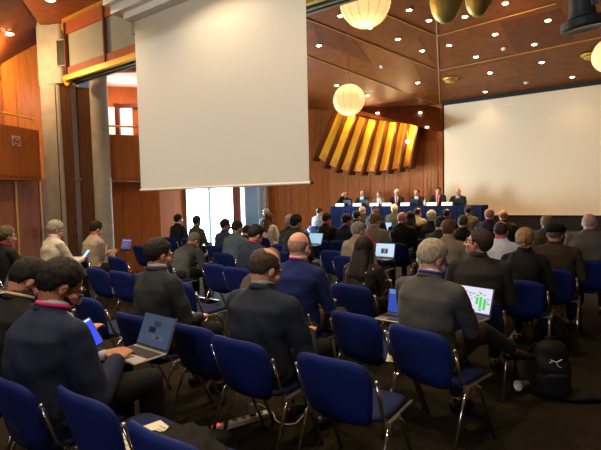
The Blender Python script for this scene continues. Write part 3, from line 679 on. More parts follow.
def chair(a, b, label, dyaw=0, group='blue conference chairs in rows'):
    """a: coordinate of the backrest top along the hall, b: centre across"""
    o = CH if first[0] else copy_tree(CH); first[0] = False
    y = YAW+R(dyaw); d = Vector((-math.sin(y), math.cos(y), 0)); P = W(a, b)+d*.30
    o.location = P; o.rotation_euler = (0, 0, y); tag(o, label, 'chair', group); chairs.append((P.x, P.y)); return o
# ================================================================== PEOPLE
def smooth01(x): x = max(0., min(1., x)); return x*x*(3-2*x)
def smv(x): x = np.clip(x, 0, 1); return x*x*(3-2*x)
skins = {}
def skin(rgb):
    k = 'skin_%d_%d_%d' % rgb
    return mat(k, S(*rgb), rough=.55, var=.05, vscale=30, bump=.08, bscale=120, spec=.4)
def hairmat(rgb):
    k = 'hair_%d_%d_%d' % rgb
    return mat(k, S(*rgb), rough=.7, bump=.9, bscale=55, var=.35, vscale=60, stretch=(1.5, 1.5, .35), spec=.35)
CRC = Vector((0, -.012, .030)); CRR = Vector((.0745, .095, .087))
def ik(s, t, l1, l2, pole):
    d = t-s; L = min(d.length, (l1+l2)*.995); d.normalize(); a = (l1*l1-l2*l2+L*L)/(2*L); h = math.sqrt(max(0, l1*l1-a*a))
    p = Vector(pole)-d*Vector(pole).dot(d); p.normalize(); return s+d*a+p*h, s+d*L
def hand(mb, wrist, fdir, palm, side, curl=.5, k=1.):
    """palm and five fingers; fdir: fingers direction, palm: palm normal, side: +1 when the thumb lies on +cross(fdir, palm)"""
    f = Vector(fdir).normalized(); n = Vector(palm); n = (n-f*n.dot(f)).normalized(); t = f.cross(n)*side
    M = Matrix((t, f, n)).transposed()
    mb.loft([wrist-f*.02, wrist+f*.03, wrist+f*.085], [(.026*k, .019*k), (.036*k, .017*k), (.040*k, .013*k)], n=12, up=n)
    for i, (off, L) in enumerate(((.030, .070), (.010, .080), (-.010, .075), (-.030, .058))):
        p = wrist+f*.08+t*off*k; a = .15; pts = [p-f*.02]; d = f
        for j, s_ in enumerate((.45, .32, .25)):
            ang = curl*(.45+.35*j)+.06*i; d = (f*math.cos(a)+n*math.sin(a)+t*off*1.5).normalized(); p = p+d*L*s_; pts.append(p); a += ang
        mb.loft(pts, [.0088*k, .0086*k, .008*k, .007*k], n=8, up=t)
    p = wrist+f*.02+t*.022*k; pts = [p, p+(t*.8+f*.6+n*.25).normalized()*.035*k, p+(t*.8+f*.6+n*.25).normalized()*.035*k+(f*.9+t*.35+n*.35).normalized()*.032, p+(t*.8+f*.6+n*.25).normalized()*.035*k+(f*.9+t*.25+n*.45).normalized()*.058]
    mb.loft(pts, [.014*k, .0115*k, .010*k, .008*k], n=8, up=n)
LAPS = dict(
    lap=((-.12, .27, .64), (.12, .27, .64)), type=((-.11, .33, .72), (.11, .33, .72)), phone=((-.06, .34, .80), (.07, .34, .80)),
    fold=((.06, .22, .78), (-.06, .24, .82)), table=((-.13, .36, .83), (.13, .36, .83)), knee=((-.15, .36, .63), (.15, .36, .63)),
    chin=((-.10, .33, .83), (.05, .17, 1.12)), note=((-.06, .28, .66), (.13, .34, .70)))
persons = []
def person(px, py, row, jacket, hair, label, lean=6, hp=12, hy=0, yaw=0, arms='lap', hstyle='short', sk=(200, 150, 120), trousers=(28, 28, 32),
           lany=None, shirt=None, tie=None, collar=True, w=1., det=0, chairlab=None, glasses=False, beard=None, legs='std', a=None, dz=0., hr=0, base=0., ops=(), sash=None, hw=1., ks=1., dp=1.):
    yw = YAW+R(yaw); RZ = Matrix.Rotation(yw, 3, 'Z')
    fwd = RZ @ Vector((0, 1, 0)); l = R(lean); hpr = R(hp)
    hip = Vector((0, -.02, .54))
    sd = Vector((0, math.sin(l), math.cos(l)))
    HR = Matrix.Rotation(R(hy), 3, 'Z') @ Matrix.Rotation(R(hr), 3, 'Y') @ Matrix.Rotation(-hpr, 3, 'X')
    nd = (sd+Vector((0, math.sin(hpr), math.cos(hpr)))*.8+Vector((0, .15, 0))).normalized()
    def headc(Lt): return hip+sd*Lt+nd*.118
    # place: the seat of the person sits .27 in front of the backrest top of its row; the head lands on its pixel
    Lt = .52
    for _ in range(8):
        hc = headc(Lt); loc_a = ks*(RZ @ Vector((0, hc.y, 0))).dot(fx)
        aa = (row+.25+loc_a-(RZ@Vector((0, hip.y, 0))).dot(fx)) if a is None else a
        P = atfwd(px, py, aa); topz = ks*(hc.z+.125)
        Lt += ((P.z-base)-topz)/max(.5, sd.z)/ks; Lt = max(.40, min(.66, Lt))
    hc = headc(Lt); o3 = RZ @ Vector((hc.x, hc.y, 0)); root = Vector((P.x-o3.x*ks, P.y-o3.y*ks, base))
    g = empty('person', root, yw, label, 'person'); g.scale = (ks, ks, ks)
    persons.append((label, round(Lt, 2), [round(q, 2) for q in ab(root)], round(P.z, 2)))
    N = hip+sd*Lt
    Y = P.y; near = det
    vb = .0055 if near >= 2 else (.008 if near == 1 else .0115); vj = .010 if near >= 2 else (.014 if near == 1 else .02)
    # ---- joints
    up = Vector((0, 0, 1)); SW = .168*w
    sh = [N+Vector((s*SW, -.0, -.082)) for s in (-1, 1)]
    tg = LAPS[arms] if isinstance(arms, str) else arms
    dy = max(0, math.sin(l)*.18)
    wr = []; el = []
    for i, s in enumerate((-1, 1)):
        t = Vector(tg[i])+Vector((0, dy, dz)); e_, w_ = ik(sh[i], t, .29, .255, (s*.55, -.5, -.7)); el.append(e_); wr.append(w_)
    hipj = [Vector((s*.09, .0, .525)) for s in (-1, 1)]
    if legs == 'std': kn = [Vector((s*.13, .42, .51)) for s in (-1, 1)]; an = [Vector((s*.13, .43, .09)) for s in (-1, 1)]; fd = [Vector((s*.15, 1, 0)) for s in (-1, 1)]
    elif legs == 'cross': # right leg lies over the left knee
        kn = [Vector((-.10, .42, .52)), Vector((.10, .46, .615))]; an = [Vector((-.08, .46, .09)), Vector((.14, .86, .40))]; fd = [Vector((-.1, 1, 0)), Vector((.35, .9, -.1))]
    elif legs == 'cross2': kn = [Vector((-.10, .42, .61)), Vector((.10, .42, .52))]; an = [Vector((.16, .62, .36)), Vector((.12, .42, .09))]; fd = [Vector((.5, .9, -.2)), Vector((.1, 1, 0))]
    elif legs == 'out': kn = [Vector((s*.12, .42, .52)) for s in (-1, 1)]; an = [Vector((s*.1, .66, .09)) for s in (-1, 1)]; fd = [Vector((s*.15, 1, 0)) for s in (-1, 1)]
    # ---- body (skin): head, neck, trunk, arms, hands, legs as one surface
    mb = MB(); H = lambda v: hc+HR @ Vector(v)
    hn, hm = (28, 20) if near >= 2 else (20, 14)
    mb.ell(H(CRC), tuple(CRR), HR, n=hn, m=hm)
    mb.ell(H((0, .020, -.042)), (.0645, .073, .078), HR, n=hn, m=hm)                         # face and jaw
    mb.ell(H((0, .055, -.092)), (.030, .030, .024), HR)                                   # chin
    mb.ell(H((0, .078, .018)), (.052, .022, .016), HR)                                    # brow
    for s in (-1, 1):
        mb.ell(H((s*.045, .058, -.03)), (.024, .026, .024), HR)                           # cheek
        mb.ell(H((s*.077, -.006, -.014)), (.0085, .017, .028), HR @ Matrix.Rotation(R(s*-14), 3, 'Z') @ Matrix.Rotation(R(-8), 3, 'X'))
    mb.loft([H((0, .088, .012)), H((0, .104, -.014)), H((0, .112, -.032))], [.009, .012, .015], n=10)
    for s in (-1, 1): mb.ell(H((s*.013, .098, -.036)), (.010, .012, .009), HR)
    mb.ell(H((0, .086, -.062)), (.024, .010, .007), HR); mb.ell(H((0, .083, -.074)), (.020, .010, .007), HR)
    nk = .058*(.92+.08*w)
    mb.loft([N-sd*.08, N+nd*.02, hc+HR @ Vector((0, -.022, -.03))], [(nk*1.25, nk*1.2), (nk*1.02, nk*1.05), (nk, nk*1.02)], n=16)
    mb.loft([hip, hip+sd*Lt*.5+Vector((0, -.02, 0)), N-sd*.06], [(.13, .09), (.12, .08), (.13, .065)], n=14)
    for i, s in enumerate((-1, 1)):
        mb.loft([N-sd*.06, sh[i]], [.045, .045], n=10); mb.loft([sh[i], el[i], wr[i]], [.042, .036, .024], n=10)
        fdir = (wr[i]-el[i]).normalized(); inward = Vector((-s, 0, 0))
        pl = Vector((0, 0, -1)) if arms not in ('fold',) else Vector((0, -1, 0))
        if arms == 'chin' and i == 1: fdir = Vector((-.2, -.1, 1)); pl = Vector((0, -1, 0))
        if arms in ('phone',): pl = Vector((-s*.8, 0, .5))
        fdn = Vector((fdir.x*.5-s*.15, fdir.y, fdir.z*.35)) if arms != 'chin' or i == 0 else fdir
        fc = fdn.normalized(); cr = fc.cross((pl-fc*pl.dot(fc)).normalized()); sgn = 1 if cr.x*(-s) > 0 else -1
        hand(mb, wr[i], fdn, pl, sgn, curl=.55 if arms != 'phone' else .9)
        mb.loft([hip+Vector((s*.05, 0, -.02)), hipj[i], kn[i]], [.075, .072, .048], n=10); mb.loft([kn[i], (kn[i]*.6+an[i]*.4), an[i]], [.045, .047, .034], n=10)
        ff = fd[i].normalized(); mb.loft([an[i]+Vector((0, 0, -.01)), an[i]+Vector((0, 0, -.05))+ff*.05, an[i]+Vector((0, 0, -.065))+ff*.14], [.030, .030, .020], n=8)
    body = remesh(mb, vb, it=3 if near else 2, fac=.5)
    co = coords(body); hl = (co-np.array(hc))@np.array(HR)       # head-local coordinates
    disp = np.zeros_like(hl)
    for s in (-1, 1):
        d = np.sqrt(((hl[:, 0]-s*.031)/.017)**2+((hl[:, 2]+.003)/.013)**2+((hl[:, 1]-.085)/.03)**2); disp[:, 1] -= .009*np.exp(-d**2)
    d = np.sqrt((hl[:, 0]/.024)**2+((hl[:, 2]+.068)/.0035)**2+((hl[:, 1]-.09)/.02)**2); disp[:, 1] -= .004*np.exp(-d**2)
    setco(body, co+disp@np.array(HR).T)
    link(body, 'body', skin(sk), g, True)
    # eyes
    if near >= 1 or base > 0:
        for s in (-1, 1):
            e = MB().ell(H((s*.031, .074, -.003)), .0115, HR, n=12, m=8).build('eye', mat('eye_white', S(225, 220, 210), rough=.3), g, smooth=True)
            MB().ell(H((s*.031, .0838, -.004)), (.0052, .003, .0052), HR, n=8, m=6).build('iris', mat('iris', S(40, 26, 18), rough=.2), e, smooth=True)
        hb = hairmat(tuple(int(c*.8) for c in hair)) if hstyle != 'none' else hairmat((120, 100, 84)); q = MB()
        for s in (-1, 1): q.loft([H((s*.014, .099, .022)), H((s*.032, .097, .028)), H((s*.050, .082, .022))], [.004, .0045, .003], n=6)
        q.build('eyebrows', hb, g, smooth=True)
    # ---- hair
    def shellhair(center, rad, mask, thick, nm, m_, n=44, k=30, rough=.0025, low=-.012, zl=1.):
        vs = []; c = Vector(center)
        for j in range(k+1):
            t = math.pi*j/k
            for i in range(n):
                ph = 2*math.pi*i/n; u = Vector((math.sin(t)*math.cos(ph), math.sin(t)*math.sin(ph), math.cos(t)))
                p = Vector((u.x*rad[0], u.y*rad[1], u.z*rad[2]*(zl if u.z < 0 else 1)))
                mk = mask(p+c, u); o_ = low+(thick(u)-low)*mk if callable(thick) else low+(thick-low)*mk
                o_ += rough*mk*noise.noise(Vector((u.x*5, u.y*5, u.z*2))*2.2+Vector((px, py, 0)))*2
                q = p+u*o_; vs.append(hc+HR @ (q+c))
        fs = [(j*n+i, j*n+(i+1) % n, (j+1)*n+(i+1) % n, (j+1)*n+i) for j in range(k) for i in range(n)]
        bm = bmesh.new(); bv = [bm.verts.new(v) for v in vs]
        for f in fs: 
            try: bm.faces.new([bv[q] for q in f])
            except ValueError: pass
        bmesh.ops.remove_doubles(bm, verts=bm.verts, dist=1e-5); bmesh.ops.recalc_face_normals(bm, faces=bm.faces)
        me = bpy.data.meshes.new(nm); bm.to_mesh(me); bm.free(); return link(me, nm, m_, g, True)
    def hairline(p, u):                                         # >0 inside the hair
        az = abs(math.atan2(u.x, -u.y))/math.pi                  # 0 back .. 1 front
        hl_ = np.interp(az, [0, .25, .38, .46, .54, .60, .68, .8, 1], [-.070, -.064, -.040, .004, .014, -.018, .040, .068, .078])
        return smooth01((p.z-hl_)/.012+.5)
    if hstyle not in ('none', 'hat'):
        hm_ = hairmat(hair)
        def mask(p, u):
            m_ = hairline(p, u)
            if hstyle == 'balding':  # bare crown, hair around sides and back
                m_ *= 1-smooth01((u.z-.62+max(0, u.y)*.35)/.12) if u.y > -.55 else 1-smooth01((u.z-.80)/.10)
                if u.y > .35 and u.z > .25: m_ *= 1-smooth01((u.y-.35)/.15)
            if hstyle == 'bald': m_ *= 1-smooth01((u.z-.22)/.14); m_ *= 1-smooth01((u.y-.25)/.2)
            if hstyle == 'receding' and u.y > .25: m_ *= 1-smooth01((u.y-.25)/.2)
            return m_
        th_ = {'short': lambda u: .008+.007*max(0, u.z), 'balding': .006, 'bald': .004, 'receding': lambda u: .009+.004*max(0, u.z), 'full': lambda u: .012+.011*max(0, u.z), 'long': .016, 'bun': .012, 'crop': .006}[hstyle]
        rg = {'full': .006, 'short': .0032, 'crop': .0015}.get(hstyle, .002)
        zl = 1.12
        ho = shellhair(CRC, CRR, mask, th_, 'hair', hm_, n=56 if near >= 2 else 36, k=36 if near >= 2 else 24, rough=rg, zl=zl)
        if hstyle == 'long':
            q = MB(); b0 = H((0, -.05, .03)); sdn = Vector((0, -.0, -1))
            q.loft([H((0, -.03, .04)), H((0, -.06, -.06)), N+Vector((0, -.085, .0)), N-sd*.12+Vector((0, -.125, 0)), N-sd*.24+Vector((0, -.125, 0))], [(.082, .075), (.088, .06), (.10, .045), (.10, .032), (.075, .018)], n=20)
            for s in (-1, 1): q.loft([H((s*.055, .02, .05)), H((s*.082, .01, -.04)), N+Vector((s*.09, .0, .02)), N-sd*.1+Vector((s*.10, -.05, 0))], [(.02, .04), (.02, .045), (.025, .035), (.03, .03)], n=10)
            link(remesh(q, .009 if near else .016, 4), 'long_hair', hm_, ho, True)
        if hstyle in ('bun', 'pony'):
            MB().ell(H((0, -.125, -.01)), (.034, .026, .04), HR).ell(H((.008, -.118, -.05)), (.026, .022, .03), HR).build('hair_bun', hm_, ho, smooth=True)
    if hstyle == 'bald' or hstyle == 'none': pass
    if hstyle == 'hat':
        hm_ = hairmat(hair)
        shellhair(CRC, CRR, lambda p, u: hairline(p, u)*(1 if u.z < .1 else 0), .005, 'hair', hm_, zl=1.12)
        q = MB(); q.lathe([(.084, .022), (.100, .030), (.112, .055), (.108, .085), (.085, .112), (.045, .128), (.005, .132)], n=36)
        q.v = [tuple(H((x, y*1.18-.012, z-.012*(y > .02)))) for (x, y, z) in q.v]; ht = q.build('cap', cloth('cap', (20, 19, 20)), g, smooth=True, fix=True)
        q = MB(); q.ell(H((0, .115, .028)), (.07, .045, .008), HR @ Matrix.Rotation(R(-12), 3, 'X')); q.build('peak', MC['cloth_cap'], ht, smooth=True)
    if beard:
        fm = lambda p, u: smooth01((u.y+.12)/.12)*smooth01((-.040-p.z+.35*max(0, abs(p.x)-.03))/.012+.3)*(1 if not (abs(p.x) < .022 and -.078 < p.z < -.056) else 0)
        shellhair((0, .020, -.042), (.0645, .073, .078), fm, .0035, 'beard', hairmat(beard), n=40, k=28, rough=.0008, low=-.01)
    if glasses:
        q = MB(); gm = mat('glasses_frame', S(22, 20, 20), rough=.3)
        for s in (-1, 1):
            q.tube([H((s*.033+.021*math.cos(t), .101-.012*abs(math.cos(t))*(s*math.cos(t) > 0), -.004+.016*math.sin(t))) for t in [2*math.pi*k/14 for k in range(15)]], .0018, n=6)
            q.tube([H((s*.054, .092, .0)), H((s*.078, .07, .002)), H((s*.084, .0, .0)), H((s*.083, -.02, -.012))], .0022, n=6)
        q.tube([H((-.012, .103, -.002)), H((.012, .103, -.002))], .002, n=6); q.build('glasses', gm, g, smooth=True)
    # ---- jacket or top
    jm = cloth('%d_%d_%d' % jacket, jacket); q = MB(); tk = .010 if collar else .002
    midb = Vector((0, -.028-.02*math.sin(l), 0))
    q.loft([hip-Vector((0, .0, .05)), hip+sd*Lt*.22+Vector((0, -.01, 0)), hip+sd*Lt*.5+midb, hip+sd*Lt*.74+midb*.9, N-sd*.045-Vector((0, .008, 0)), N+nd*.018],
           [(.185*w, .145*dp), (.168*w, .135*dp), (.172*w, .132*dp), (.182*w, .122*dp), (.150*w, .090*dp), (.074, .068)], n=26)
    for i, s in enumerate((-1, 1)):
        q.loft([N-sd*.05+Vector((s*.05, 0, 0)), sh[i]+Vector((0, 0, .004))], [.058, .056+tk], n=14)
        q.loft([sh[i], sh[i].lerp(el[i], .5)+Vector((s*.006, 0, 0)), el[i]], [.057+tk, .053+tk, .046+tk], n=14)
        q.loft([el[i], el[i].lerp(wr[i], .5), wr[i]-(wr[i]-el[i]).normalized()*.012], [.049+tk, .043+tk, .034+tk], n=14, cap=True)
    jk = remesh(q, vj, it=4 if near else 3, fac=.6)
    co = coords(jk); nv = np.empty_like(co); jk.vertices.foreach_get('normal', nv.ravel()) if False else None
    # soft cloth folds
    amp = .0045 if near >= 2 else .004
    sx = px*.37+py
    fold = (np.sin(co[:, 2]*38+co[:, 0]*22+3*np.sin(co[:, 0]*9+sx)+sx)*np.sin(co[:, 0]*13-co[:, 2]*8+co[:, 1]*17+sx*1.7))
    cen = np.array(hip+sd*Lt*.5); dd = co-cen; dd[:, 2] *= .1; dd /= (np.linalg.norm(dd, axis=1, keepdims=True)+1e-6)
    co = co+dd*(fold*amp)[:, None]; setco(jk, co)
    bm = bmesh.new(); bm.from_mesh(jk)
    pieces = {}
    if shirt or tie:
        dN = Vector((0, math.cos(l), -math.sin(l)))              # chest normal
        for f in bm.faces:
            c = f.calc_center_median(); r_ = c-hip; t = r_.dot(sd)/Lt; fr = r_.dot(dN)
            if fr > .03 and .30 < t < 1.06 and abs(c.x) < .012+.062*(t-.30)/.7:
                pieces.setdefault('tie' if (tie and abs(c.x) < .020+.006*(1-t) and t < .98) else 'shirt_front', []).append(f)
    def take(faces, nm, m_):
        idx = {}; vs = []; fs = []
        for f in faces:
            q_ = []
            for v in f.verts:
                if v.index not in idx: idx[v.index] = len(vs); vs.append(v.co.copy())
                q_.append(idx[v.index])
            fs.append(q_)
        me = bpy.data.meshes.new(nm); me.from_pydata(vs, [], fs); me.update(); return link(me, nm, m_, g, True)
    bm.verts.index_update()
    for nm, fs_ in pieces.items(): take(fs_, nm, cloth('shirt_%d_%d_%d' % (tuple(shirt) if nm == 'shirt_front' else tuple(tie)), shirt if nm == 'shirt_front' else tie))
    bmesh.ops.delete(bm, geom=[f for fs_ in pieces.values() for f in fs_], context='FACES')
    tree = BVHTree.FromBMesh(bm); bm.to_mesh(jk); bm.free()
    jo = link(jk, 'jacket' if collar else 'top', jm, g, True)
    # ---- trousers, shoes
    q = MB()
    q.loft([hip+Vector((-.10, -.02, -.02)), hip+Vector((.10, -.02, -.02))], [.105, .105], n=14)
    for i in range(2):
        q.loft([hipj[i], hipj[i].lerp(kn[i], .5), kn[i]], [.098, .085, .066], n=14)
        q.loft([kn[i], kn[i].lerp(an[i], .5), an[i]+(kn[i]-an[i]).normalized()*.05], [.066, .062, .052], n=14)
    link(remesh(q, vj*1.2, 4), 'trousers', cloth('%d_%d_%d' % trousers, trousers), g, True)
    shm = mat('shoe_leather', S(22, 18, 16), rough=.35)
    for i in range(2):
        ff = fd[i].normalized(); q = MB(); A_ = an[i]+Vector((0, 0, -.04))
        q.loft([A_-ff*.045+Vector((0, 0, .0)), A_+ff*.02+Vector((0, 0, .0)), A_+ff*.12+Vector((0, 0, -.015)), A_+ff*.19+Vector((0, 0, -.022))], [(.036, .044), (.038, .045), (.044, .028), (.034, .018)], n=12, up=(0, 0, 1))
        zz = [v for v in q.v]; fl_ = an[i].z-.09 if legs not in ('cross', 'cross2') or an[i].z < .1 else -9
        q.v = [(x, y, max(z, fl_)) for (x, y, z) in q.v]; q.build('shoe', shm, g, smooth=True)
    # ---- collar, lanyard
    def ring(rx_, ry_, r, z, m_, nm, par, flat=1.6, tilt=10, front=.0):
        T = Matrix.Rotation(-R(lean*.7+tilt), 3, 'X'); q = MB(); n = 40; pts = []
        c = N+nd*z
        for k in range(n):
            a_ = 2*math.pi*k/n
            if front and abs(a_-math.pi/2) < front: continue
            pts.append((a_, c+T @ Vector((rx_*math.cos(a_), ry_*math.sin(a_), 0))))
        if front:
            i0 = next(i for i, (a_, _) in enumerate(pts) if a_ > math.pi/2); pts = pts[i0:]+pts[:i0]
        vs = []; m = 6; ns = Vector(T @ Vector((0, 0, 1)))
        for (a_, p) in pts:
            od = (p-c).normalized()
            for j in range(m):
                b_ = 2*math.pi*j/m; vs.append(p+od*math.cos(b_)*r+ns*math.sin(b_)*r*flat-od*math.sin(b_)*r*.5)
        L_ = len(pts); rng = L_-1 if front else L_
        fs = [(i*m+j, i*m+(j+1) % m, ((i+1) % L_)*m+(j+1) % m, ((i+1) % L_)*m+j) for i in range(rng) for j in range(m)]
        if front: fs += [tuple(range(m)), tuple(range((L_-1)*m, L_*m))[::-1]]
        return q.add(vs, fs).build(nm, m_, par, smooth=True, fix=True)
    if collar:
        ring(.070, .073, .0075, .016, jm, 'collar', jo, flat=2.2, front=.5)
    if shirt: ring(.0635, .066, .006, .044, cloth('shirt_%d_%d_%d' % tuple(shirt), shirt), 'shirt_collar', g, flat=2.6, front=.25)
    if lany:
        lm = cloth('lanyard_%d_%d_%d' % tuple(lany), lany, .6)
        def front(x, zq):
            o_ = Vector((x, 1.2, zq)); h_ = tree.ray_cast(o_, Vector((0, -1, 0))); return h_[0]+Vector((0, .007, 0)) if h_[0] else Vector((x, N.y+.12, zq))
        lo = ring(.073 if collar else .068, .076 if collar else .071, .0035, .032 if collar else .026, lm, 'lanyard', g, flat=2.6, tilt=14, front=.8)
        for s in (-1, 1):
            pts = [N+nd*.02+Vector((s*.052, .055, 0))]+[front(s*(.055-.045*t_), N.z-.03-.30*t_) for t_ in (0, .25, .5, .75, 1)]
            MB().loft(pts, [(.008, .0025)]*len(pts), n=8, up=(0, 1, 0), cap=False).build('strap', lm, lo, smooth=True)
        c = front(0, N.z-.36); MB().box(c, (.085, .006, .11), Matrix.Rotation(R(8), 3, 'X'), bev=.002).build('badge', M_white, lo)
    if sash:
        pts = []
        for t_ in [i/12 for i in range(13)]:
            x = -.10+.24*t_; z = N.z+.0-.30*t_; h_ = tree.ray_cast(Vector((x, -1.2, z)), Vector((0, 1, 0)))
            if h_[0]: pts.append(h_[0]-Vector((0, .006, 0)))
        if len(pts) > 2: MB().loft(pts, [(.013, .003)]*len(pts), n=8, up=(0, 1, 0), cap=False).build('shoulder_strap', cloth('sash', sash), g, smooth=True)
    for op in ops: op(g, dict(N=N, sd=sd, hc=hc, HR=HR, wr=wr, tree=tree, hip=hip, kn=kn))
    if chairlab and base == 0:
        rb = ab(root); chair(row, rb[1], chairlab, dyaw=min(20, max(-20, yaw)) if abs(yaw) < 25 and hy < 60 else 0)
    return g, root, yw
PINK = (222, 40, 112)
# ---------------------------------------------------------------- laptops and phones
M_lap = mat('laptop_silver', S(168, 168, 166), rough=.35, metal=.6); M_key = mat('laptop_keys', S(46, 46, 48), rough=.6)
M_lapd = mat('laptop_dark', S(38, 38, 42), rough=.4)
def laptop(P, yaw, label, rects, bg, est=1., ang=112, w=.31, d=.215, silver=True, tilt=0):
    g = empty('laptop', P, yaw, label, 'laptop'); g.rotation_euler = (R(tilt), 0, yaw); m_ = M_lap if silver else M_lapd
    MB().box((0, 0, 0), (w, d, .014), bev=.005).build('base', m_, g)
    mb = MB()
    for r_ in range(5):
        for c in range(13): mb.box((-w*.43+c*w*.86/12, .075-r_*.02, .0085), (w*.86/12*.82, .016, .003))
    mb.build('keyboard', M_key, g); MB().box((0, -.065, .0078), (.10, .06, .002)).build('trackpad', M_lapd if silver else M_lap, g)
    T = Matrix.Translation((0, d/2, .004)) @ Matrix.Rotation(R(90-ang), 4, 'X')
    # local screen frame: x right, z up, facing -y
    lid = MB().box((0, .0, .108), (w, .007, .212), bev=.004).build('lid', m_, g, M=Matrix.Translation((0, d/2, .004)) @ Matrix.Rotation(R(-(ang-90)), 4, 'X'))
    mats = [mat('screen_%d_%d_%d' % tuple(bg), S(*bg), rough=.1, emis=S(*bg), estr=est)]; mb = MB(); mb.box((0, -.0042, .112), (w*.94, .002, .192)); ix = {}
    for (x0, z0, x1, z1, c) in rects:
        if c not in ix: ix[c] = len(mats); mats.append(mat('screen_%d_%d_%d' % c, S(*c), rough=.3, emis=S(*c), estr=est))
        mb.box((((x0+x1)/2-.5)*w*.94, -.0056, .016+(z0+z1)/2*.192), ((x1-x0)*w*.94, .0012, (z1-z0)*.192), mi=ix[c])
    mb.build('display', mats, lid); MB().box((0, -.0038, .112), (w*.98, .002, .206)).build('bezel', M_black, lid)
    return g
def on_person(pr, v): g, root, yw = pr; return root+Matrix.Rotation(yw, 3, 'Z') @ Vector(v)
def phone(P, yaw, tilt, label, w=.072, h=.148):
    g = empty('phone', P, yaw, label, 'phone'); g.rotation_euler = (R(tilt), 0, yaw)
    MB().box((0, 0, 0), (w, h, .009), bev=.003).build('phone_case', M_lapd, g); MB().box((0, 0, .0052), (w*.9, h*.9, .001)).build('display', mat('phone_display', S(120, 190, 235), rough=.3, emis=S(120, 190, 235), estr=1.3), g)
NB = 'dark blue conference chair '
# ================================================================== near people
GRY = (58, 60, 66); NAVY = (26, 32, 50); BLK = (20, 20, 22)
p1 = person(59, 261, .90, (30, 40, 66), (22, 18, 17), 'bearded man in a navy suit typing on a silver laptop', lean=4, hp=33, hy=-8, ks=1.12, w=1.12, dp=1.2, a=1.2, arms=((-.04, .25, .66), (.10, .24, .66)), sk=(176, 122, 92), lany=PINK, shirt=(190, 196, 210), det=2, glasses=True, beard=(30, 22, 20), hstyle='short', trousers=(22, 22, 26), chairlab=NB+'under the bearded man typing in the navy suit')
p2 = person(27, 259, .90, (24, 24, 26), (24, 20, 18), 'dark haired man in black at the left edge bending over a tablet', lean=12, hp=44, hy=-12, yaw=4, ks=1.1, a=1.3, arms='note', sk=(196, 140, 112), lany=(190, 168, 130), shirt=(60, 56, 54), det=2, beard=(52, 40, 34), chairlab=NB+'under the man in black at the left edge', trousers=(20, 20, 22))
p3 = person(158, 238, 1.95, (42, 46, 52), (26, 22, 22), 'man in a charcoal jacket and glasses sitting upright beside the laptop typist', lean=1, hp=10, hy=-8, ks=1.04, arms='lap', sk=(190, 138, 108), shirt=(190, 195, 200), det=2, glasses=True, trousers=(24, 25, 28), hstyle='short', chairlab=NB+'under the man in the charcoal jacket and glasses')
p4 = person(265, 252.5, 1.92, (34, 42, 56), (66, 54, 46), 'broad man in a dark navy blazer with thinning brown hair, centre of the picture', lean=3, hp=24, hy=-14, ks=1.1, arms='lap', sk=(206, 152, 126), shirt=(150, 156, 160), det=2, hstyle='balding', w=1.12, trousers=(24, 24, 27), chairlab=NB+'under the broad man in the navy blazer')
p5 = person(299, 231.5, 2.85, (22, 38, 92), (184, 142, 118), 'bald man in a bright blue sweater with white collar and pink lanyard', lean=3, hp=10, hy=4, ks=1.07, arms='lap', sk=(212, 158, 132), lany=PINK, shirt=(226, 226, 226), det=2, collar=False, hstyle='bald', w=1.12, trousers=(70, 58, 44), chairlab=NB+'under the bald man in the blue sweater')
p6 = person(432, 239.5, 2.67, (78, 78, 76), (168, 156, 132), 'grey haired man in a grey suit with crossed legs working on a laptop', lean=3, hp=24, hy=-16, yaw=-13, ks=1.04, arms=((-.14, .35, .70), (.06, .36, .72)), sk=(214, 156, 132), lany=(60, 60, 150), shirt=(214, 212, 210), det=2, glasses=True, w=1.1, hstyle='short', legs='cross', trousers=(44, 42, 40), chairlab=NB+'under the grey suited man with crossed legs', dz=.02)
p7 = person(478.5, 228.5, 3.72, (48, 47, 44), (58, 42, 32), 'brown haired man in glasses and dark suit turning his head to the left', lean=4, hp=-12, hy=68, yaw=14, arms='lap', sk=(206, 152, 128), det=2, glasses=True, hstyle='short', w=1.08, trousers=(26, 25, 24), chairlab=NB+'under the man in glasses who turns his head')
p8 = person(525, 227.5, 4.68, (22, 21, 20), (150, 118, 78), 'fair haired woman in black with her hair pinned up', lean=8, hp=10, hy=0, arms='lap', sk=(214, 164, 138), collar=False, det=1, hstyle='bun', w=.95, trousers=(20, 20, 20), chairlab=NB+'under the woman with pinned up hair')
p9 = person(555, 223.3, 5.56, (62, 50, 36), (110, 84, 64), 'man in a black flat cap and brown tweed jacket', lean=8, hp=6, hy=0, arms='lap', sk=(200, 142, 116), det=1, hstyle='hat', w=1.18, trousers=(24, 22, 20), chairlab=NB+'under the man in the flat cap')
p10 = person(589.5, 212.8, 6.45, (92, 86, 78), (200, 170, 146), 'bald man in a grey jacket at the right edge of the audience', lean=4, hp=4, arms='lap', sk=(222, 172, 146), det=1, hstyle='bald', w=1.18, trousers=(30, 28, 26), chairlab=NB+'under the bald man in grey near the right edge')
p11 = person(547, 214.5, 7.4, (62, 56, 40), (150, 122, 86), 'man with thinning sandy hair in an olive jacket before the black stage band', lean=6, hp=14, hy=-10, sk=(206, 152, 122), shirt=(200, 180, 150), hstyle='balding', det=1, w=1.1, chairlab=NB+'under the sandy haired man in olive')
p12 = person(364, 237, 3.72, (22, 18, 17), (24, 17, 15), 'woman with long black hair in a floral black top', lean=6, hp=12, hy=-4, arms='type', sk=(206, 150, 120), collar=False, hstyle='long', det=2, w=.92, trousers=(22, 20, 20), chairlab=NB+'under the woman with long black hair')
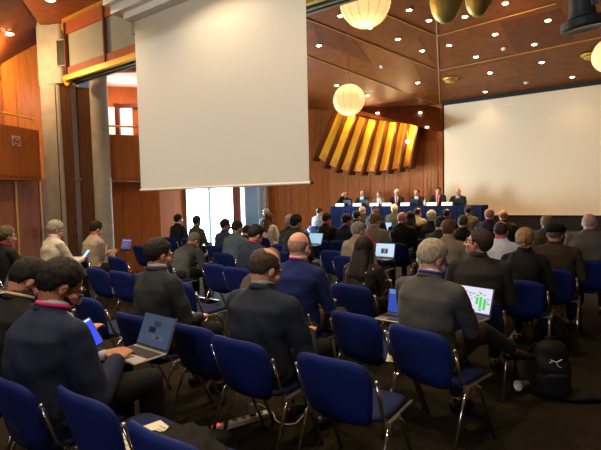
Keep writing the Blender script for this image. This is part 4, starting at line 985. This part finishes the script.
# ================================================================== main block
A = 'audience in the middle block'
def P_(px, py, row, jk, hr_, lab, **k):
    short = k.pop('cl', None); return person(px, py, row, jk, hr_, lab, chairlab=(NB+'under the '+short) if short else None, det=k.pop('det', 0), **k)
P_(358, 222.3, 5.5, (150, 132, 110), (150, 142, 130), 'grey haired man in a beige cardigan in front of the long haired woman', hp=14, hy=-20, collar=False, hstyle='full', sk=(206, 156, 130), det=1, w=1.05, lean=10, cl='grey haired man in the beige cardigan')
P_(448.7, 219.8, 5.5, (122, 110, 94), (84, 54, 34), 'brown haired woman in a taupe jacket left of the glasses wearer', hp=6, hstyle='full', sk=(206, 150, 122), det=1, collar=False, cl='brown haired woman in taupe')
P_(501.3, 220.5, 5.56, (200, 208, 226), (54, 40, 32), 'man in a pale blue striped shirt with pink lanyard', hp=6, lany=PINK, collar=False, hstyle='balding', sk=(190, 136, 108), det=1, cl='man in the pale blue shirt')
P_(375, 213.3, 6.45, (118, 108, 90), (110, 88, 56), 'man in a khaki jacket with a pink strap across his back', hp=12, hy=-16, hstyle='full', sk=(204, 150, 120), det=1, lean=8, w=1.05, sash=PINK, shirt=(180, 190, 210), cl='man in khaki with the pink strap')
P_(441, 216.5, 6.4, (32, 34, 34), (34, 26, 22), 'dark haired man in a dark teal jacket behind the taupe jacket', hp=18, hy=-20, lean=12, sk=(180, 130, 104), cl='dark haired man in teal')
P_(346.7, 214.2, 7.4, (24, 34, 58), (30, 22, 20), 'dark haired man in a navy sweater with pink lanyard before the blue tablecloth', hp=14, hy=-20, lany=PINK, collar=False, sk=(188, 134, 106), hstyle='full', det=1, cl='dark haired man in the navy sweater')
P_(326.6, 213, 7.4, (24, 23, 24), (26, 20, 18), 'dark haired man in a black suit with pink lanyard beside the navy sweater', hp=14, hy=-14, lany=PINK, sk=(196, 142, 112), hstyle='full', det=1, cl='dark haired man in the black suit')
P_(402, 211.5, 7.4, (18, 18, 19), (190, 130, 108), 'bald pink headed man in a black suit', hp=8, hstyle='bald', sk=(216, 150, 128), w=1.15, det=1, cl='bald man in the black suit')
P_(463.3, 214.8, 7.4, (24, 24, 24), (66, 54, 46), 'man with cropped dark grey hair in a black shirt', hp=4, hstyle='crop', collar=False, sk=(200, 140, 114), det=1, w=1.05, cl='man with cropped hair in black')
P_(431.7, 210.5, 8.35, (20, 20, 22), (232, 216, 184), 'white haired man in a black suit in the middle of the audience', hp=4, hstyle='full', sk=(214, 160, 134), shirt=(190, 180, 160), w=1.1, cl='white haired man in the black suit')
P_(410.5, 211, 8.35, (34, 26, 22), (38, 26, 20), 'long haired brunette woman beside the bald man in black', hp=4, hstyle='long', collar=False, sk=(206, 150, 122), w=.9, cl='brunette beside the bald man')
P_(489.6, 208, 8.35, (26, 32, 52), (170, 130, 96), 'balding man in navy with pink lanyard before the table end', hp=4, hstyle='balding', lany=PINK, sk=(214, 158, 126), w=1.05, collar=False, cl='balding man in navy before the table end')
P_(503.5, 209.8, 9.25, (54, 46, 30), (150, 104, 74), 'balding man in a dark olive jacket right of the table end', hp=6, hstyle='bald', sk=(206, 140, 108), w=1.1, cl='balding man in dark olive')
P_(376, 209.4, 9.25, (30, 28, 32), (74, 52, 34), 'brown haired man in dark clothes before the name cards', hp=10, sk=(196, 142, 112), hstyle='full', cl='brown haired man before the name cards')
P_(356.7, 210.8, 8.9, (26, 24, 24), (30, 22, 20), 'dark haired man half hidden behind the navy sweater', hp=14, hy=-10, sk=(190, 136, 108), hstyle='full', cl='dark haired man behind the navy sweater')
P_(446.8, 208.5, 10.15, (22, 22, 24), (34, 28, 24), 'dark haired man directly before the last name card', hp=4, hstyle='balding', sk=(186, 134, 106), cl='dark haired man before the last name card')
P_(417.7, 207.5, 10.15, (150, 138, 110), (34, 26, 24), 'balding man in a sand coloured shirt', hp=8, hy=-14, hstyle='balding', collar=False, sk=(206, 150, 122), cl='balding man in the sand coloured shirt')
P_(374.5, 205.8, 10.3, (26, 24, 28), (40, 28, 22), 'dark haired man in the second front row before the water bottle', hp=8, sk=(200, 146, 118), cl='dark haired man before the water bottle')
P_(362.5, 206.5, 11.05, (40, 38, 40), (170, 146, 110), 'sandy haired man in a dark jacket in the front row', hp=8, hy=-10, sk=(206, 156, 126), cl='sandy haired man in the front row')
P_(394.5, 204.8, 11.05, (66, 64, 44), (216, 196, 156), 'blond man in an olive green jacket in the front row', hp=6, sk=(214, 160, 130), hstyle='full', w=1.15, cl='blond man in olive green')
P_(468.4, 205.8, 11.05, (86, 74, 50), (34, 26, 22), 'dark haired man in a brown jacket below the end of the table', hp=4, sk=(196, 142, 112), cl='dark haired man in brown below the table end')
P_(319.6, 207.8, 11.05, (112, 116, 120), (50, 36, 28), 'man in a light grey jacket at the left end of the blue tablecloth', hp=6, hy=-24, sk=(206, 150, 122), w=1.1, lean=4, cl='man in light grey at the tablecloth end')
P_(296.2, 215, 5.5, (50, 54, 56), (26, 22, 22), 'dark haired man in a grey green jacket beyond the bald man in blue', hp=12, hy=-12, sk=(190, 138, 110), hstyle='full', det=1, w=1.05, cl='dark haired man beyond the blue sweater')
P_(290.5, 215.1, 6.4, (40, 42, 44), (172, 160, 148), 'grey haired man almost hidden behind the dark haired head', hp=8, sk=(206, 160, 136), hstyle='full', cl='nearly hidden grey haired man')
P_(270, 248.5, 2.4, (70, 66, 60), (112, 96, 72), 'fair brown head just showing behind the broad man in the blazer', hp=36, lean=34, sk=(206, 156, 130), a=3.45, hstyle='short', arms='knee')
# ================================================================== left block
P_(54.7, 221, 2.9, (222, 212, 192), (168, 160, 146), 'grey haired man in a cream shirt looking at his phone', hp=24, hy=-4, lany=PINK, shirt=(232, 228, 220), collar=False, hstyle='full', sk=(200, 146, 120), lean=0, arms='phone', det=2, legs='cross', trousers=(44, 46, 46), w=1.08, cl='man in the cream shirt')
m1 = P_(6, 226.5, 2.3, (42, 40, 40), (106, 88, 66), 'man in a dark sweater and pink lanyard at the left edge', hp=8, lany=PINK, collar=False, hstyle='full', sk=(196, 146, 122), lean=0, arms=((-.12, .34, .72), (.12, .34, .72)), det=1, cl='man in the dark sweater at the left edge')
P_(95.8, 221.5, 3.8, (184, 170, 152), (34, 28, 24), 'young dark haired man in a beige sweater by the round column', hp=22, lany=PINK, collar=False, hstyle='full', sk=(206, 156, 132), lean=8, arms='fold', det=1, cl='young man in the beige sweater')
P_(193.4, 232.5, 4.08, (74, 78, 80), (128, 122, 114), 'grey haired man in a grey jacket bent far forward', hp=40, lean=34, a=4.75, arms='knee', sk=(196, 148, 124), det=1, w=1.1, cl='grey haired man bending forward')
P_(255.3, 225.4, 4.0, (32, 44, 64), (28, 24, 26), 'dark haired man in a dark blue jacket with pink lanyard and bowed head', hp=30, hy=-14, lany=PINK, lean=12, sk=(196, 142, 116), det=1, hstyle='full', collar=False, cl='dark haired man with the bowed head')
P_(237, 220.5, 5.0, (100, 116, 132), (38, 34, 36), 'man in a blue grey shirt sitting before the bright window edge', hp=20, lean=10, collar=False, sk=(190, 142, 120), det=1, w=1.1, cl='man in the blue grey shirt')
P_(246.8, 226.5, 5.7, (36, 38, 44), (36, 32, 34), 'dark head bowed between the blue grey shirt and the dark blue jacket', hp=34, lean=24, a=6.2, sk=(180, 134, 110))
P_(225.3, 219, 5.8, (36, 52, 74), (30, 30, 36), 'man in dark blue silhouetted against the right window pane', hp=10, hy=-30, lean=6, sk=(176, 136, 116), cl='man against the right window pane')
P_(196.8, 216, 6.6, (60, 62, 62), (34, 36, 40), 'woman in a grey coat silhouetted against the left window pane', hp=6, lean=4, collar=False, sk=(176, 136, 116), hstyle='full', cl='woman against the left window pane')
P_(178.3, 214.2, 6.6, (32, 36, 42), (24, 24, 26), 'dark haired man in a dark suit before the wood panel left of the windows', hp=4, hy=-4, lean=6, sk=(196, 150, 124), shirt=(180, 186, 190), det=1, cl='man in the dark suit left of the windows')
P_(269.3, 212.8, 7.4, (222, 214, 200), (96, 64, 48), 'brown haired woman in a cream blouse by the wood wall', hp=8, hy=-12, collar=False, hstyle='long', sk=(206, 156, 130), w=.92, det=1, cl='woman in the cream blouse')
P_(266.5, 208.8, 9.3, (34, 34, 38), (158, 152, 146), 'grey haired man in black beyond the woman in the cream blouse', hp=4, sk=(206, 150, 130), hstyle='full', cl='grey haired man beyond the cream blouse')
# ---------------------------------------------------------------- panel
Z5 = .5; TA = 14.05
PL = [(345.3, 191.6, (20, 18, 20), (120, 84, 62), 'panelist in a black jacket resting his chin in his hand', dict(arms='chin', hp=10, hstyle='balding')),
      (362.3, 190.0, (26, 30, 44), (70, 50, 40), 'panelist with glasses in a navy jacket over an open white shirt', dict(arms='table', hp=4, shirt=(220, 220, 224), glasses=True, hstyle='receding')),
      (378.8, 190.8, (104, 88, 62), (110, 80, 52), 'panelist in a tan jacket with pink lanyard bending to his left', dict(arms='table', hp=18, shirt=(210, 200, 196), lany=PINK, hy=14)),
      (397, 189.3, (26, 24, 26), (220, 208, 184), 'white haired panelist in a black suit and red tie', dict(arms='table', hp=10, shirt=(200, 180, 176), tie=(170, 30, 48), hstyle='full')),
      (416.8, 189.1, (24, 24, 28), (80, 60, 46), 'panelist in a dark suit and pale shirt looking down', dict(arms='table', hp=20, shirt=(216, 212, 210), hstyle='receding', hy=-10)),
      (438.2, 187.2, (24, 22, 24), (60, 44, 36), 'panelist in a black suit and red tie leaning sideways beside the slatted panel', dict(arms='table', hp=6, shirt=(206, 150, 140), tie=(206, 50, 50), hy=24, hr=-10)),
      (458, 188, (22, 20, 22), (214, 190, 166), 'bald elderly panelist in black before the large screen', dict(arms='table', hp=14, shirt=(176, 166, 170), hstyle='bald'))]
pan = []
for (px, py, jk, hr_, lab, kw) in PL:
    pr = person(px, py, 0, jk, hr_, lab, yaw=180, a=14.95, base=Z5, sk=(214, 156, 128), det=1, w=1.08, lean=kw.pop('lean', 3), **kw)
    pan.append(pr)
    rb = ab(pr[1]); o = copy_tree(CH); y = YAW+math.pi; o.rotation_euler = (0, 0, y); o.location = pr[1]+Vector((-math.sin(y), math.cos(y), 0))*.05
    tag(o, 'blue chair under the '+' '.join(lab.replace(' resting his chin in his hand', '').split()[:10]), 'chair', 'chairs behind the panel table')
# table with pleated cloth
bl, br = onA(331, TA), onA(481.5, TA); Lt_ = br-bl
g = empty('panel_table', W(TA+.35, (bl+br)/2, Z5), YAW, 'long speakers table hidden under the dark blue cloth on the stage', 'table')
MB().box((0, 0, .745), (Lt_-.02, .68, .03)).build('tabletop', M_ply, g)
for sx in (-1, -.33, .33, 1):
    for sy in (-1, 1): MB().tube([(sx*(Lt_/2-.1), sy*.28, 0), (sx*(Lt_/2-.1), sy*.28, .735)], .016).build('leg', M_alu, g)
vs = []; fs = []; NP = 520; x0, x1, y0, y1 = -Lt_/2-.01, Lt_/2+.01, -.36, .36
per = []
for k in range(NP): per.append((x0+(x1-x0)*k/NP, y0, 0, -1))
for k in range(60): per.append((x1, y0+(y1-y0)*k/60, 1, 0))
per.append((x1, y1, 1, 0)); per = [(x0, y1-(y1-y0)*k/60, -1, 0) for k in range(60)]+per
zl_ = [.775, .765, .60, .35, .02]
for j, z in enumerate(zl_):
    for i, (x, y, nx, ny) in enumerate(per):
        k_ = (0, .3, .7, 1, 1)[j]; f_ = .018*math.sin(i*.95)*k_+.007*math.sin(i*.33)*k_; vs.append((x+nx*f_, y+ny*f_, z))
n_ = len(per); fs = [(j*n_+i, (j+1)*n_+i, (j+1)*n_+i+1, j*n_+i+1) for j in range(4) for i in range(n_-1)]
base_ = len(vs); fs.append(tuple(range(n_)))
tc_ = MB().add(vs, fs).build('tablecloth', mat('tablecloth_navy', S(16, 27, 62), rough=.85, spec=.15), None, smooth=False, fix=True)
tc_.location = W(TA+.35, (bl+br)/2, Z5); tc_.rotation_euler = (0, 0, YAW); tag(tc_, 'pleated dark blue cloth over the speakers table', 'tablecloth')
ZT = Z5+.777
cards = [(336, 344.2, 'in front of the panelist resting his chin'), (353.3, 361.6, 'in front of the panelist in the navy jacket'), (370, 378.7, 'in front of the panelist in the tan jacket'), (382.5, 391.6, 'left of the white haired panelist'), (400.8, 409.7, 'right of the white haired panelist'), (426.7, 437, 'left of the bald elderly panelist, under the red tie'), (441.7, 452.4, 'in front of the bald elderly panelist')]
for (xa, xb, t_) in cards:
    a_ = TA+.1; b0_, b1_ = onA(xa, a_), onA(xb, a_); g = empty('name_card', W(a_, (b0_+b1_)/2, ZT), YAW, 'white folded name card '+t_, 'card', 'name cards on the speakers table'); w_ = b1_-b0_
    mb = MB(); mb.add([(-w_/2, -.04, 0), (w_/2, -.04, 0), (w_/2, 0, .105), (-w_/2, 0, .105), (-w_/2, .04, 0), (w_/2, .04, 0), (-w_/2, -.037, 0), (w_/2, -.037, 0), (w_/2, 0, .101), (-w_/2, 0, .101), (-w_/2, .037, 0), (w_/2, .037, 0)],
        [(0, 1, 2, 3), (3, 2, 5, 4), (6, 9, 8, 7), (9, 10, 11, 8), (0, 3, 9, 6), (3, 4, 10, 9), (1, 7, 8, 2), (2, 8, 11, 5), (0, 6, 7, 1), (4, 5, 11, 10)]); mb.build('card', mat('card_white', S(236, 232, 220), rough=.7), g, fix=True)
M_cl = mat('bottle_plastic', S(170, 190, 200), rough=.15)
for (px, t_) in ((381.3, 'beside the tan jacketed panelist'), (424.8, 'between the last two seated pairs')):
    b_ = onA(px, TA+.22); g = empty('water_bottle', W(TA+.22, b_, ZT), 0, 'small clear water bottle '+t_, 'bottle', 'water bottles on the speakers table')
    MB().lathe([(.028, 0), (.032, .01), (.032, .13), (.028, .16), (.013, .19), (.013, .205)], n=16).build('bottle_body', M_cl, g, smooth=True); MB().lathe([(.015, .205), (.015, .225)], n=12).build('cap', M_white, g); MB().lathe([(.0325, .06), (.0325, .11)], n=16).build('paper_label', M_white, g)
for (px, t_) in ((348.8, 'the chin resting panelist'), (366, 'the navy jacketed panelist'), (414.5, 'the panelist looking down'), (459.5, 'the bald elderly panelist')):
    b_ = onA(px, TA+.3); laptop(W(TA+.34, b_, ZT+.008), YAW+math.pi, 'dark laptop on the speakers table before '+t_, [], (60, 70, 90), est=.3, silver=False, ang=105)
for (px, t_) in ((352, 'reaching up near the chin resting panelist'), (389, 'near the white haired panelist')):
    b_ = onA(px, TA+.25); g = empty('microphone', W(TA+.25, b_, ZT), YAW, 'thin gooseneck microphone '+t_, 'microphone', 'table microphones'); MB().lathe([(.045, 0), (.04, .02)], n=16).build('base', M_black, g); MB().tube([(0, 0, .02), (0, .0, .2), (0, .05, .28)], .005).build('gooseneck', M_black, g); MB().ell((0, .055, .29), .013).build('capsule', M_black, g)
# ================================================================== laptops in the audience
lp = laptop(W(1.66, -2.47, .672), YAW-R(2), 'silver laptop on the lap of the man in the navy suit', [(.28, .42, .50, .60, (24, 30, 44)), (.40, .62, .62, .80, (44, 52, 70)), (.62, .66, .78, .84, (66, 72, 84)), (.24, .22, .80, .36, (74, 84, 104)), (.30, .24, .40, .34, (36, 42, 56)), (.56, .24, .66, .34, (36, 42, 56))], (58, 74, 104), est=.42, w=.33, d=.23)
gg = []
for (x, z0, z1) in ((.62, .35, .62), (.72, .22, .66), (.73, .12, .2), (.83, .18, .6)): gg.append((x-.035, z0, x+.035, z1, (70, 190, 90)))
for (x, z) in ((.08, .62), (.22, .74), (.40, .76), (.50, .76), (.62, .70), (.70, .78), (.93, .42)): gg.append((x-.04, z-.03, x+.04, z+.03, (70, 190, 90) if x > .1 else (90, 190, 110)))
for (x, z) in ((.1, .76), (.15, .70), (.30, .80), (.42, .66), (.36, .58), (.46, .56), (.28, .55), (.55, .62), (.80, .74), (.92, .60), (.90, .5), (.66, .84)): gg.append((x-.03, z-.018, x+.03, z+.018, (130, 136, 190)))
gg += [(0, 0, 1, .05, (60, 80, 140))]
laptop(on_person(p6, (-.04, .49, .70)), p6[2]-R(2), 'silver laptop showing a green chart on the knee of the grey suited man', gg, (196, 200, 232), est=.62, ang=108)
t_ = atfwd(381, 262, 6.1); laptop(Vector((t_.x, t_.y, .70)), YAW, 'laptop with a pale screen showing beyond the shoulder of the long haired woman', [(.3, .25, .66, .62, (40, 40, 70)), (.42, .3, .56, .6, (190, 150, 150))], (176, 206, 236), est=.6, ang=105)
t_ = atfwd(397, 270, 3.5); laptop(Vector((t_.x, t_.y, .60)), YAW-R(4), 'laptop with a blue screen almost hidden left of the grey suited man', [(.0, .8, 1, 1, (90, 130, 210))], (50, 80, 190), est=.4, ang=100)
t_ = atfwd(120.5, 256, 5.0); laptop(Vector((t_.x, t_.y, .70)), YAW+R(2), 'laptop with a lilac screen on a chair near the round column', [(.1, .2, .7, .7, (90, 96, 140)), (.1, .8, .9, .88, (150, 150, 190))], (84, 84, 128), est=.5, silver=False, ang=106)
t_ = atfwd(311, 243, 7.0); laptop(Vector((t_.x, t_.y, .74)), YAW, 'laptop with a cyan white screen beyond the bald man in blue', [], (150, 200, 226), est=.6)
t_ = atfwd(480.5, 225, 9.0); laptop(Vector((t_.x, t_.y, .78)), YAW, 'laptop with a bright cyan screen beside the balding man in navy', [], (150, 200, 230), est=.6)
t_ = atfwd(384.5, 224, 9.9); laptop(Vector((t_.x, t_.y, .78)), YAW, 'small bright laptop before the blond man in olive green', [], (150, 190, 240), est=.6, w=.2)
t_ = atfwd(0, 262, 2.1); laptop(Vector((t_.x, t_.y, .69)), YAW+R(8), 'grey laptop lid cut off by the left edge of the picture', [], (90, 88, 92), est=.2, ang=112)
# tablet of the man in black
tq = atY(83, 337, 2.75); g = empty('tablet', tq, p1[2], 'tablet with a vivid blue screen held by the man in black', 'tablet'); pass
MB().box((0, 0, 0), (.17, .24, .008), bev=.003).build('tablet_case', M_lapd, g); MB().box((0, -.004, .0048), (.155, .215, .001)).build('display', mat('tablet_display', S(20, 40, 235), rough=.3, emis=S(24, 44, 240), estr=1.5), g); MB().box((0, .096, .0056), (.155, .014, .001)).build('status_bar', mat('tablet_bar', S(150, 200, 240), emis=S(150, 200, 240), estr=1.1), g)
m2 = [o for o in bpy.data.objects if o.get('label', '').startswith('grey haired man in a cream shirt')][0]
phone(m2.matrix_basis @ Vector((.01, .43, .86)), m2.rotation_euler.z, 48, 'light blue lit phone in the hands of the man in the cream shirt')
g.rotation_mode = 'QUATERNION'; zx = (CAMP-tq).normalized()*.75+Vector((-.35, .1, .45)); zx.normalize(); yx = Vector((-.25, .25, .9)); yx = (yx-zx*yx.dot(zx)).normalized(); yx = Matrix.Rotation(R(22), 3, zx) @ yx; xx = yx.cross(zx); g.rotation_quaternion = Matrix((xx, yx, zx)).transposed().to_quaternion()
# ================================================================== empty chairs
chair(1.95, -1.27, NB+'empty, largest, right of the broad man in the blazer')
chair(1.98, -2.36, NB+'empty, between the charcoal jacket and the navy blazer')
chair(1.0, -1.93, NB+'empty, right of the typing man, with papers on its seat')
chair(.98, -1.36, NB+'empty, at the bottom edge, holding a black coat')
chair(2.80, -1.62, NB+'empty, between the blue sweater and the grey suit', -9)
chair(2.1, -3.85, NB+'empty, just behind the tablet of the man in black')
chair(3.0, -3.75, NB+'empty, seat showing right of the charcoal jacket')
for (b, t_) in ((-5.42, 'leftmost of three before the crossed knee'), (-4.93, 'middle of three before the crossed knee'), (-4.47, 'behind the shoulder of the charcoal jacket, third of three')): chair(3.12, b, NB+'empty, '+t_)
chair(4.08, -4.36, NB+'empty, right of the man bending forward')
t_ = atz(106, 257, .79); q_ = ab(t_); chair(q_[0]+.05, q_[1]+.12, NB+'empty, just before the lilac laptop')
t_ = atz(138, 246, .79); q_ = ab(t_); chair(q_[0], q_[1], NB+'empty, standing against the orange wood panels')
for (x, y, t_) in ((331, 251, 'left of the beige cardigan'),):
    v = atz(x, y, .79); q_ = ab(v); chair(q_[0], q_[1], NB+'empty, '+t_)
# things on chairs and floor
M_paper = mat('paper', S(222, 216, 196), rough=.8)
P = W(1.29, -1.90, .478); g = empty('paper_sheet', P, YAW-R(12), 'printed sheets lying on the empty chair beside the typing man', 'paper')
MB().box((0, 0, 0), (.21, .297, .003)).build('sheet', M_paper, g); MB().box((.04, -.03, .0032), (.21, .297, .002), Matrix.Rotation(R(12), 3, 'Z')).build('sheet', M_paper, g)
mb = MB()
for i in range(12): mb.box((-.02+.03*(i % 3), .12-i*.02, .0052), (.05+.02*(i % 2), .004, .0006), Matrix.Rotation(R(12), 3, 'Z'))
mb.build('printed_lines', mat('print_grey', S(120, 114, 104), rough=.8), g)
for (a_, b_, z_, ry, t_, px_) in ((2.30, -2.14, .482, 10, 'white paper on the chair edge left of the broad man in the blazer', 0), (3.02, -1.33, .482, 20, 'white papers on the seat left of the grey suited man', 0), (3.98, -2.42, .482, -14, 'cream paper on the seat left of the long haired woman', 0), (1.14, -1.35, .482, 0, 'paper under the black coat on the bottom chair', 0)):
    g = empty('paper_sheet', W(a_, b_, z_), YAW+R(ry), t_, 'paper'); MB().box((0, 0, 0), (.21, .29, .004)).build('sheet', M_paper, g)
# black coat folded on the nearest chair
q = MB(); random.seed(3)
for i in range(5):
    y = -.10+.055*i; q.loft([(-.22, y, .02+.012*(i % 2)), (-.08, y+.02, .045), (.08, y-.01, .05+.01*(i % 2)), (.24, y+.015, .02)], [(.05, .028)]*4, n=10, up=(0, 0, 1))
me = remesh(q, .010, 3); co = coords(me); co[:, 2] += .006*np.sin(co[:, 0]*40+co[:, 1]*60); setco(me, co)
o = link(me, 'folded_coat', cloth('coat', (24, 22, 20)), None, True); o.location = W(1.31, -1.64, .445); o.rotation_euler = (0, 0, YAW-R(15)); tag(o, 'crumpled black coat lying on the nearest empty chair', 'coat')
# dark bag at the bottom
def bag(P, rz, w_, d_, h_, label, lean_=0, straps=True, logo=False):
    g = empty('backpack', P, rz, label, 'bag'); q = MB()
    q.loft([(0, 0, h_*.12), (0, .0, h_*.5), (0, .0, h_*.82)], [(w_/2, d_/2), (w_*.5, d_*.52), (w_*.40, d_*.36)], n=20, up=(0, 1, 0)); q.box((0, 0, h_*.25), (w_*.92, d_*.9, h_*.45), bev=.04)
    me = remesh(q, .012, 5); co = coords(me); co[:, 2] = np.maximum(co[:, 2], 0); co[:, 1] += .006*np.sin(co[:, 2]*45+co[:, 0]*12); setco(me, co)
    fab = cloth('bag_black', (20, 20, 22), .7); link(me, 'bag_body', fab, g, True)
    q = MB(); q.loft([(0, -d_*.56, h_*.15), (0, -d_*.58, h_*.42)], [(w_*.36, .03), (w_*.33, .028)], n=14, up=(0, 1, 0)); link(remesh(q, .01, 3), 'front_pocket', fab, g, True)
    MB().tube([(-.04, 0, h_*.93), (-.035, 0, h_*1.02), (.035, 0, h_*1.02), (.04, 0, h_*.93)], .009).build('grab_handle', fab, g, smooth=True)
    if straps:
        for s in (-1, 1): MB().loft([(s*.07, d_*.38, h_*.85), (s*.10, d_*.8, h_*.6), (s*.12, d_*.8, h_*.3), (s*.12, d_*.5, h_*.08)], [(.03, .007)]*4, n=8, up=(0, 1, 0)).build('shoulder_strap', fab, g, smooth=True)
    if logo:
        mb = MB()
        for (a_, b_) in (((-.045, .70), (.0, .66)), ((0, .66), (.04, .71)), ((0, .66), (.01, .60)), ((.01, .60), (.035, .57)), ((-.03, .67), (-.05, .65))): mb.tube([(a_[0], -d_*.53, a_[1]*h_), (b_[0], -d_*.53, b_[1]*h_)], .004, n=6)
        mb.build('logo', mat('logo_white', S(200, 200, 196), rough=.5), g)
    return g
v = atz(556, 402, 0); bag(Vector((v.x+.02, v.y+.12, 0)), YAW+R(30), .30, .20, .46, 'black backpack with a small white emblem on the carpet at right', logo=True)
v = atz(588, 402, 0); q = MB(); q.loft([(-.12, 0, .03), (0, .01, .04), (.13, 0, .025)], [(.07, .025), (.09, .032), (.06, .02)], n=14, up=(0, 0, 1)); me = remesh(q, .01, 4)
o = link(me, 'bag_flap', cloth('bag_flap', (24, 22, 20)), None, True); o.location = Vector((v.x-.02, v.y+.03, 0)); tag(o, 'flat black pouch lying beside the backpack on the carpet', 'pouch')
v = atz(216, 470, 0); bag(Vector((v.x, v.y, 0)), YAW+R(60), .30, .22, .2, 'rounded black backpack on the carpet at the bottom edge')
v = atz(549, 362, 0); bag(Vector((v.x+.2, v.y+.35, 0)), YAW-R(20), .34, .24, .34, 'dark bag under the chairs behind the backpack')
# paper cup lying on the floor
v = atz(523, 390, 0); g = empty('paper_cup', Vector((v.x, v.y, .04)), R(200), 'white paper cup lying on the carpet beside the backpack', 'cup'); T = Matrix.Rotation(R(86), 3, 'Y')
MB().lathe([(.028, -.055), (.040, .05), (.043, .052), (.043, .058), (.036, .058), (.025, -.048)], n=24, M=T).build('cup_body', M_white, g, smooth=True)
# power strip with adapter and cable
va, vb_ = atz(212, 429, .03), atz(268, 413, .03); d_ = vb_-va; L_ = d_.length
g = empty('power_strip', Vector((va.x, va.y, 0)), math.atan2(d_.y, d_.x), 'white power strip with a red switch on the carpet', 'power strip')
MB().box((L_/2, 0, .025), (L_, .055, .045), bev=.008).build('strip_body', M_white, g)
for i in range(5): MB().lathe([(.020, .0475), (.020, .0495)], (L_*(.24+.155*i), 0, 0), n=16).build('socket', M_lapd, g)
MB().box((L_*.08, 0, .05), (.03, .022, .008)).build('switch', mat('switch_red', S(240, 50, 40), emis=S(255, 50, 30), estr=3), g)
v = va+d_*.72; g = empty('power_adapter', Vector((v.x, v.y, .05)), math.atan2(d_.y, d_.x), 'white square charger plugged into the power strip', 'charger')
MB().box((0, 0, .045), (.055, .05, .075), bev=.008).build('charger_body', M_white, g); MB().box((0, 0, .002), (.035, .035, .012)).build('plug', M_lapd, g)
c_ = [Vector((v.x, v.y, .13)), Vector((v.x+.06, v.y+.02, .11))]+[atz(x, y, .008) for (x, y) in ((272, 412), (276, 420), (284, 424), (296, 423), (304, 414))]
pts = []
for i in range(len(c_)-1):
    p0, p1_, p2_, p3_ = c_[max(i-1, 0)], c_[i], c_[i+1], c_[min(i+2, len(c_)-1)]
    for k in range(8):
        t = k/8; pts.append(.5*((2*p1_)+(p2_-p0)*t+(2*p0-5*p1_+4*p2_-p3_)*t*t+(3*p1_-p0-3*p2_+p3_)*t**3))
o = MB().tube([Vector((p.x, p.y, max(p.z, .005))) for p in pts], .004, n=6).build('charging_cable', M_white, None, smooth=True); tag(o, 'thin white cable curling from the charger across the carpet', 'cable')
# black jacket hanging over the chair beside the cream shirt, blanket like
t_ = atfwd(34, 262, 2.35); q = MB(); q.loft([(-.16, 0, .0), (0, .03, .03), (.17, 0, -.01)], [(.08, .04), (.10, .05), (.07, .04)], n=14, up=(0, 0, 1)); q.loft([(0, .0, 0), (0, -.04, -.25)], [(.20, .035), (.17, .03)], n=14)
me = remesh(q, .014, 4); o = link(me, 'draped_coat', MC['cloth_coat'], None, True); o.location = Vector((t_.x, t_.y, .80)); o.rotation_euler = (0, 0, YAW); tag(o, 'black coat draped over the chair behind the man in the cream shirt', 'coat')
P = W(2.33, ab(t_)[1]); chair(2.33, ab(t_)[1], NB+'with a black coat over its back, behind the cream shirt')
# floral motifs of the black top
tg_ = [o for o in bpy.data.objects if o.name.startswith('top') and o.parent == p12[0]][0]
tg_.data.materials.clear(); m_ = mat('floral_black', S(22, 18, 17), rough=.8); nt = m_.node_tree; p_ = nt.nodes['Principled BSDF']; tc = nt.nodes.new('ShaderNodeTexCoord')
vo = nt.nodes.new('ShaderNodeTexVoronoi'); vo.inputs['Scale'].default_value = 17; nt.links.new(tc.outputs['Object'], vo.inputs['Vector']); cr = nt.nodes.new('ShaderNodeValToRGB'); cr.color_ramp.interpolation = 'CONSTANT'
cr.color_ramp.elements[0].color = (*S(190, 140, 110), 1); cr.color_ramp.elements[1].position = .17; cr.color_ramp.elements[1].color = (*S(22, 18, 17), 1)
nt.links.new(vo.outputs['Distance'], cr.inputs[0]); nt.links.new(cr.outputs[0], p_.inputs['Base Color']); tg_.data.materials.append(m_)
# ================================================================== world, camera, colour
w = bpy.data.worlds.new('World'); sc.world = w; w.use_nodes = True; w.node_tree.nodes['Background'].inputs[0].default_value = (.5, .6, .8, 1); w.node_tree.nodes['Background'].inputs[1].default_value = .15
cam = bpy.data.cameras.new('camera'); co_ = bpy.data.objects.new('camera', cam); COL.objects.link(co_); cam.sensor_fit = 'HORIZONTAL'; cam.sensor_width = 36; cam.lens = FPX/601*36; cam.clip_end = 200
Mw = Matrix((RC, UC, -FW)).transposed().to_4x4(); Mw.translation = CAMP; co_.matrix_world = Mw; sc.camera = co_
cam.dof.use_dof = False
sc.view_settings.view_transform = 'Standard'; sc.view_settings.look = 'None'; sc.view_settings.gamma = 1; sc.view_settings.exposure = EXPOSURE
sc.view_settings.use_curve_mapping = False
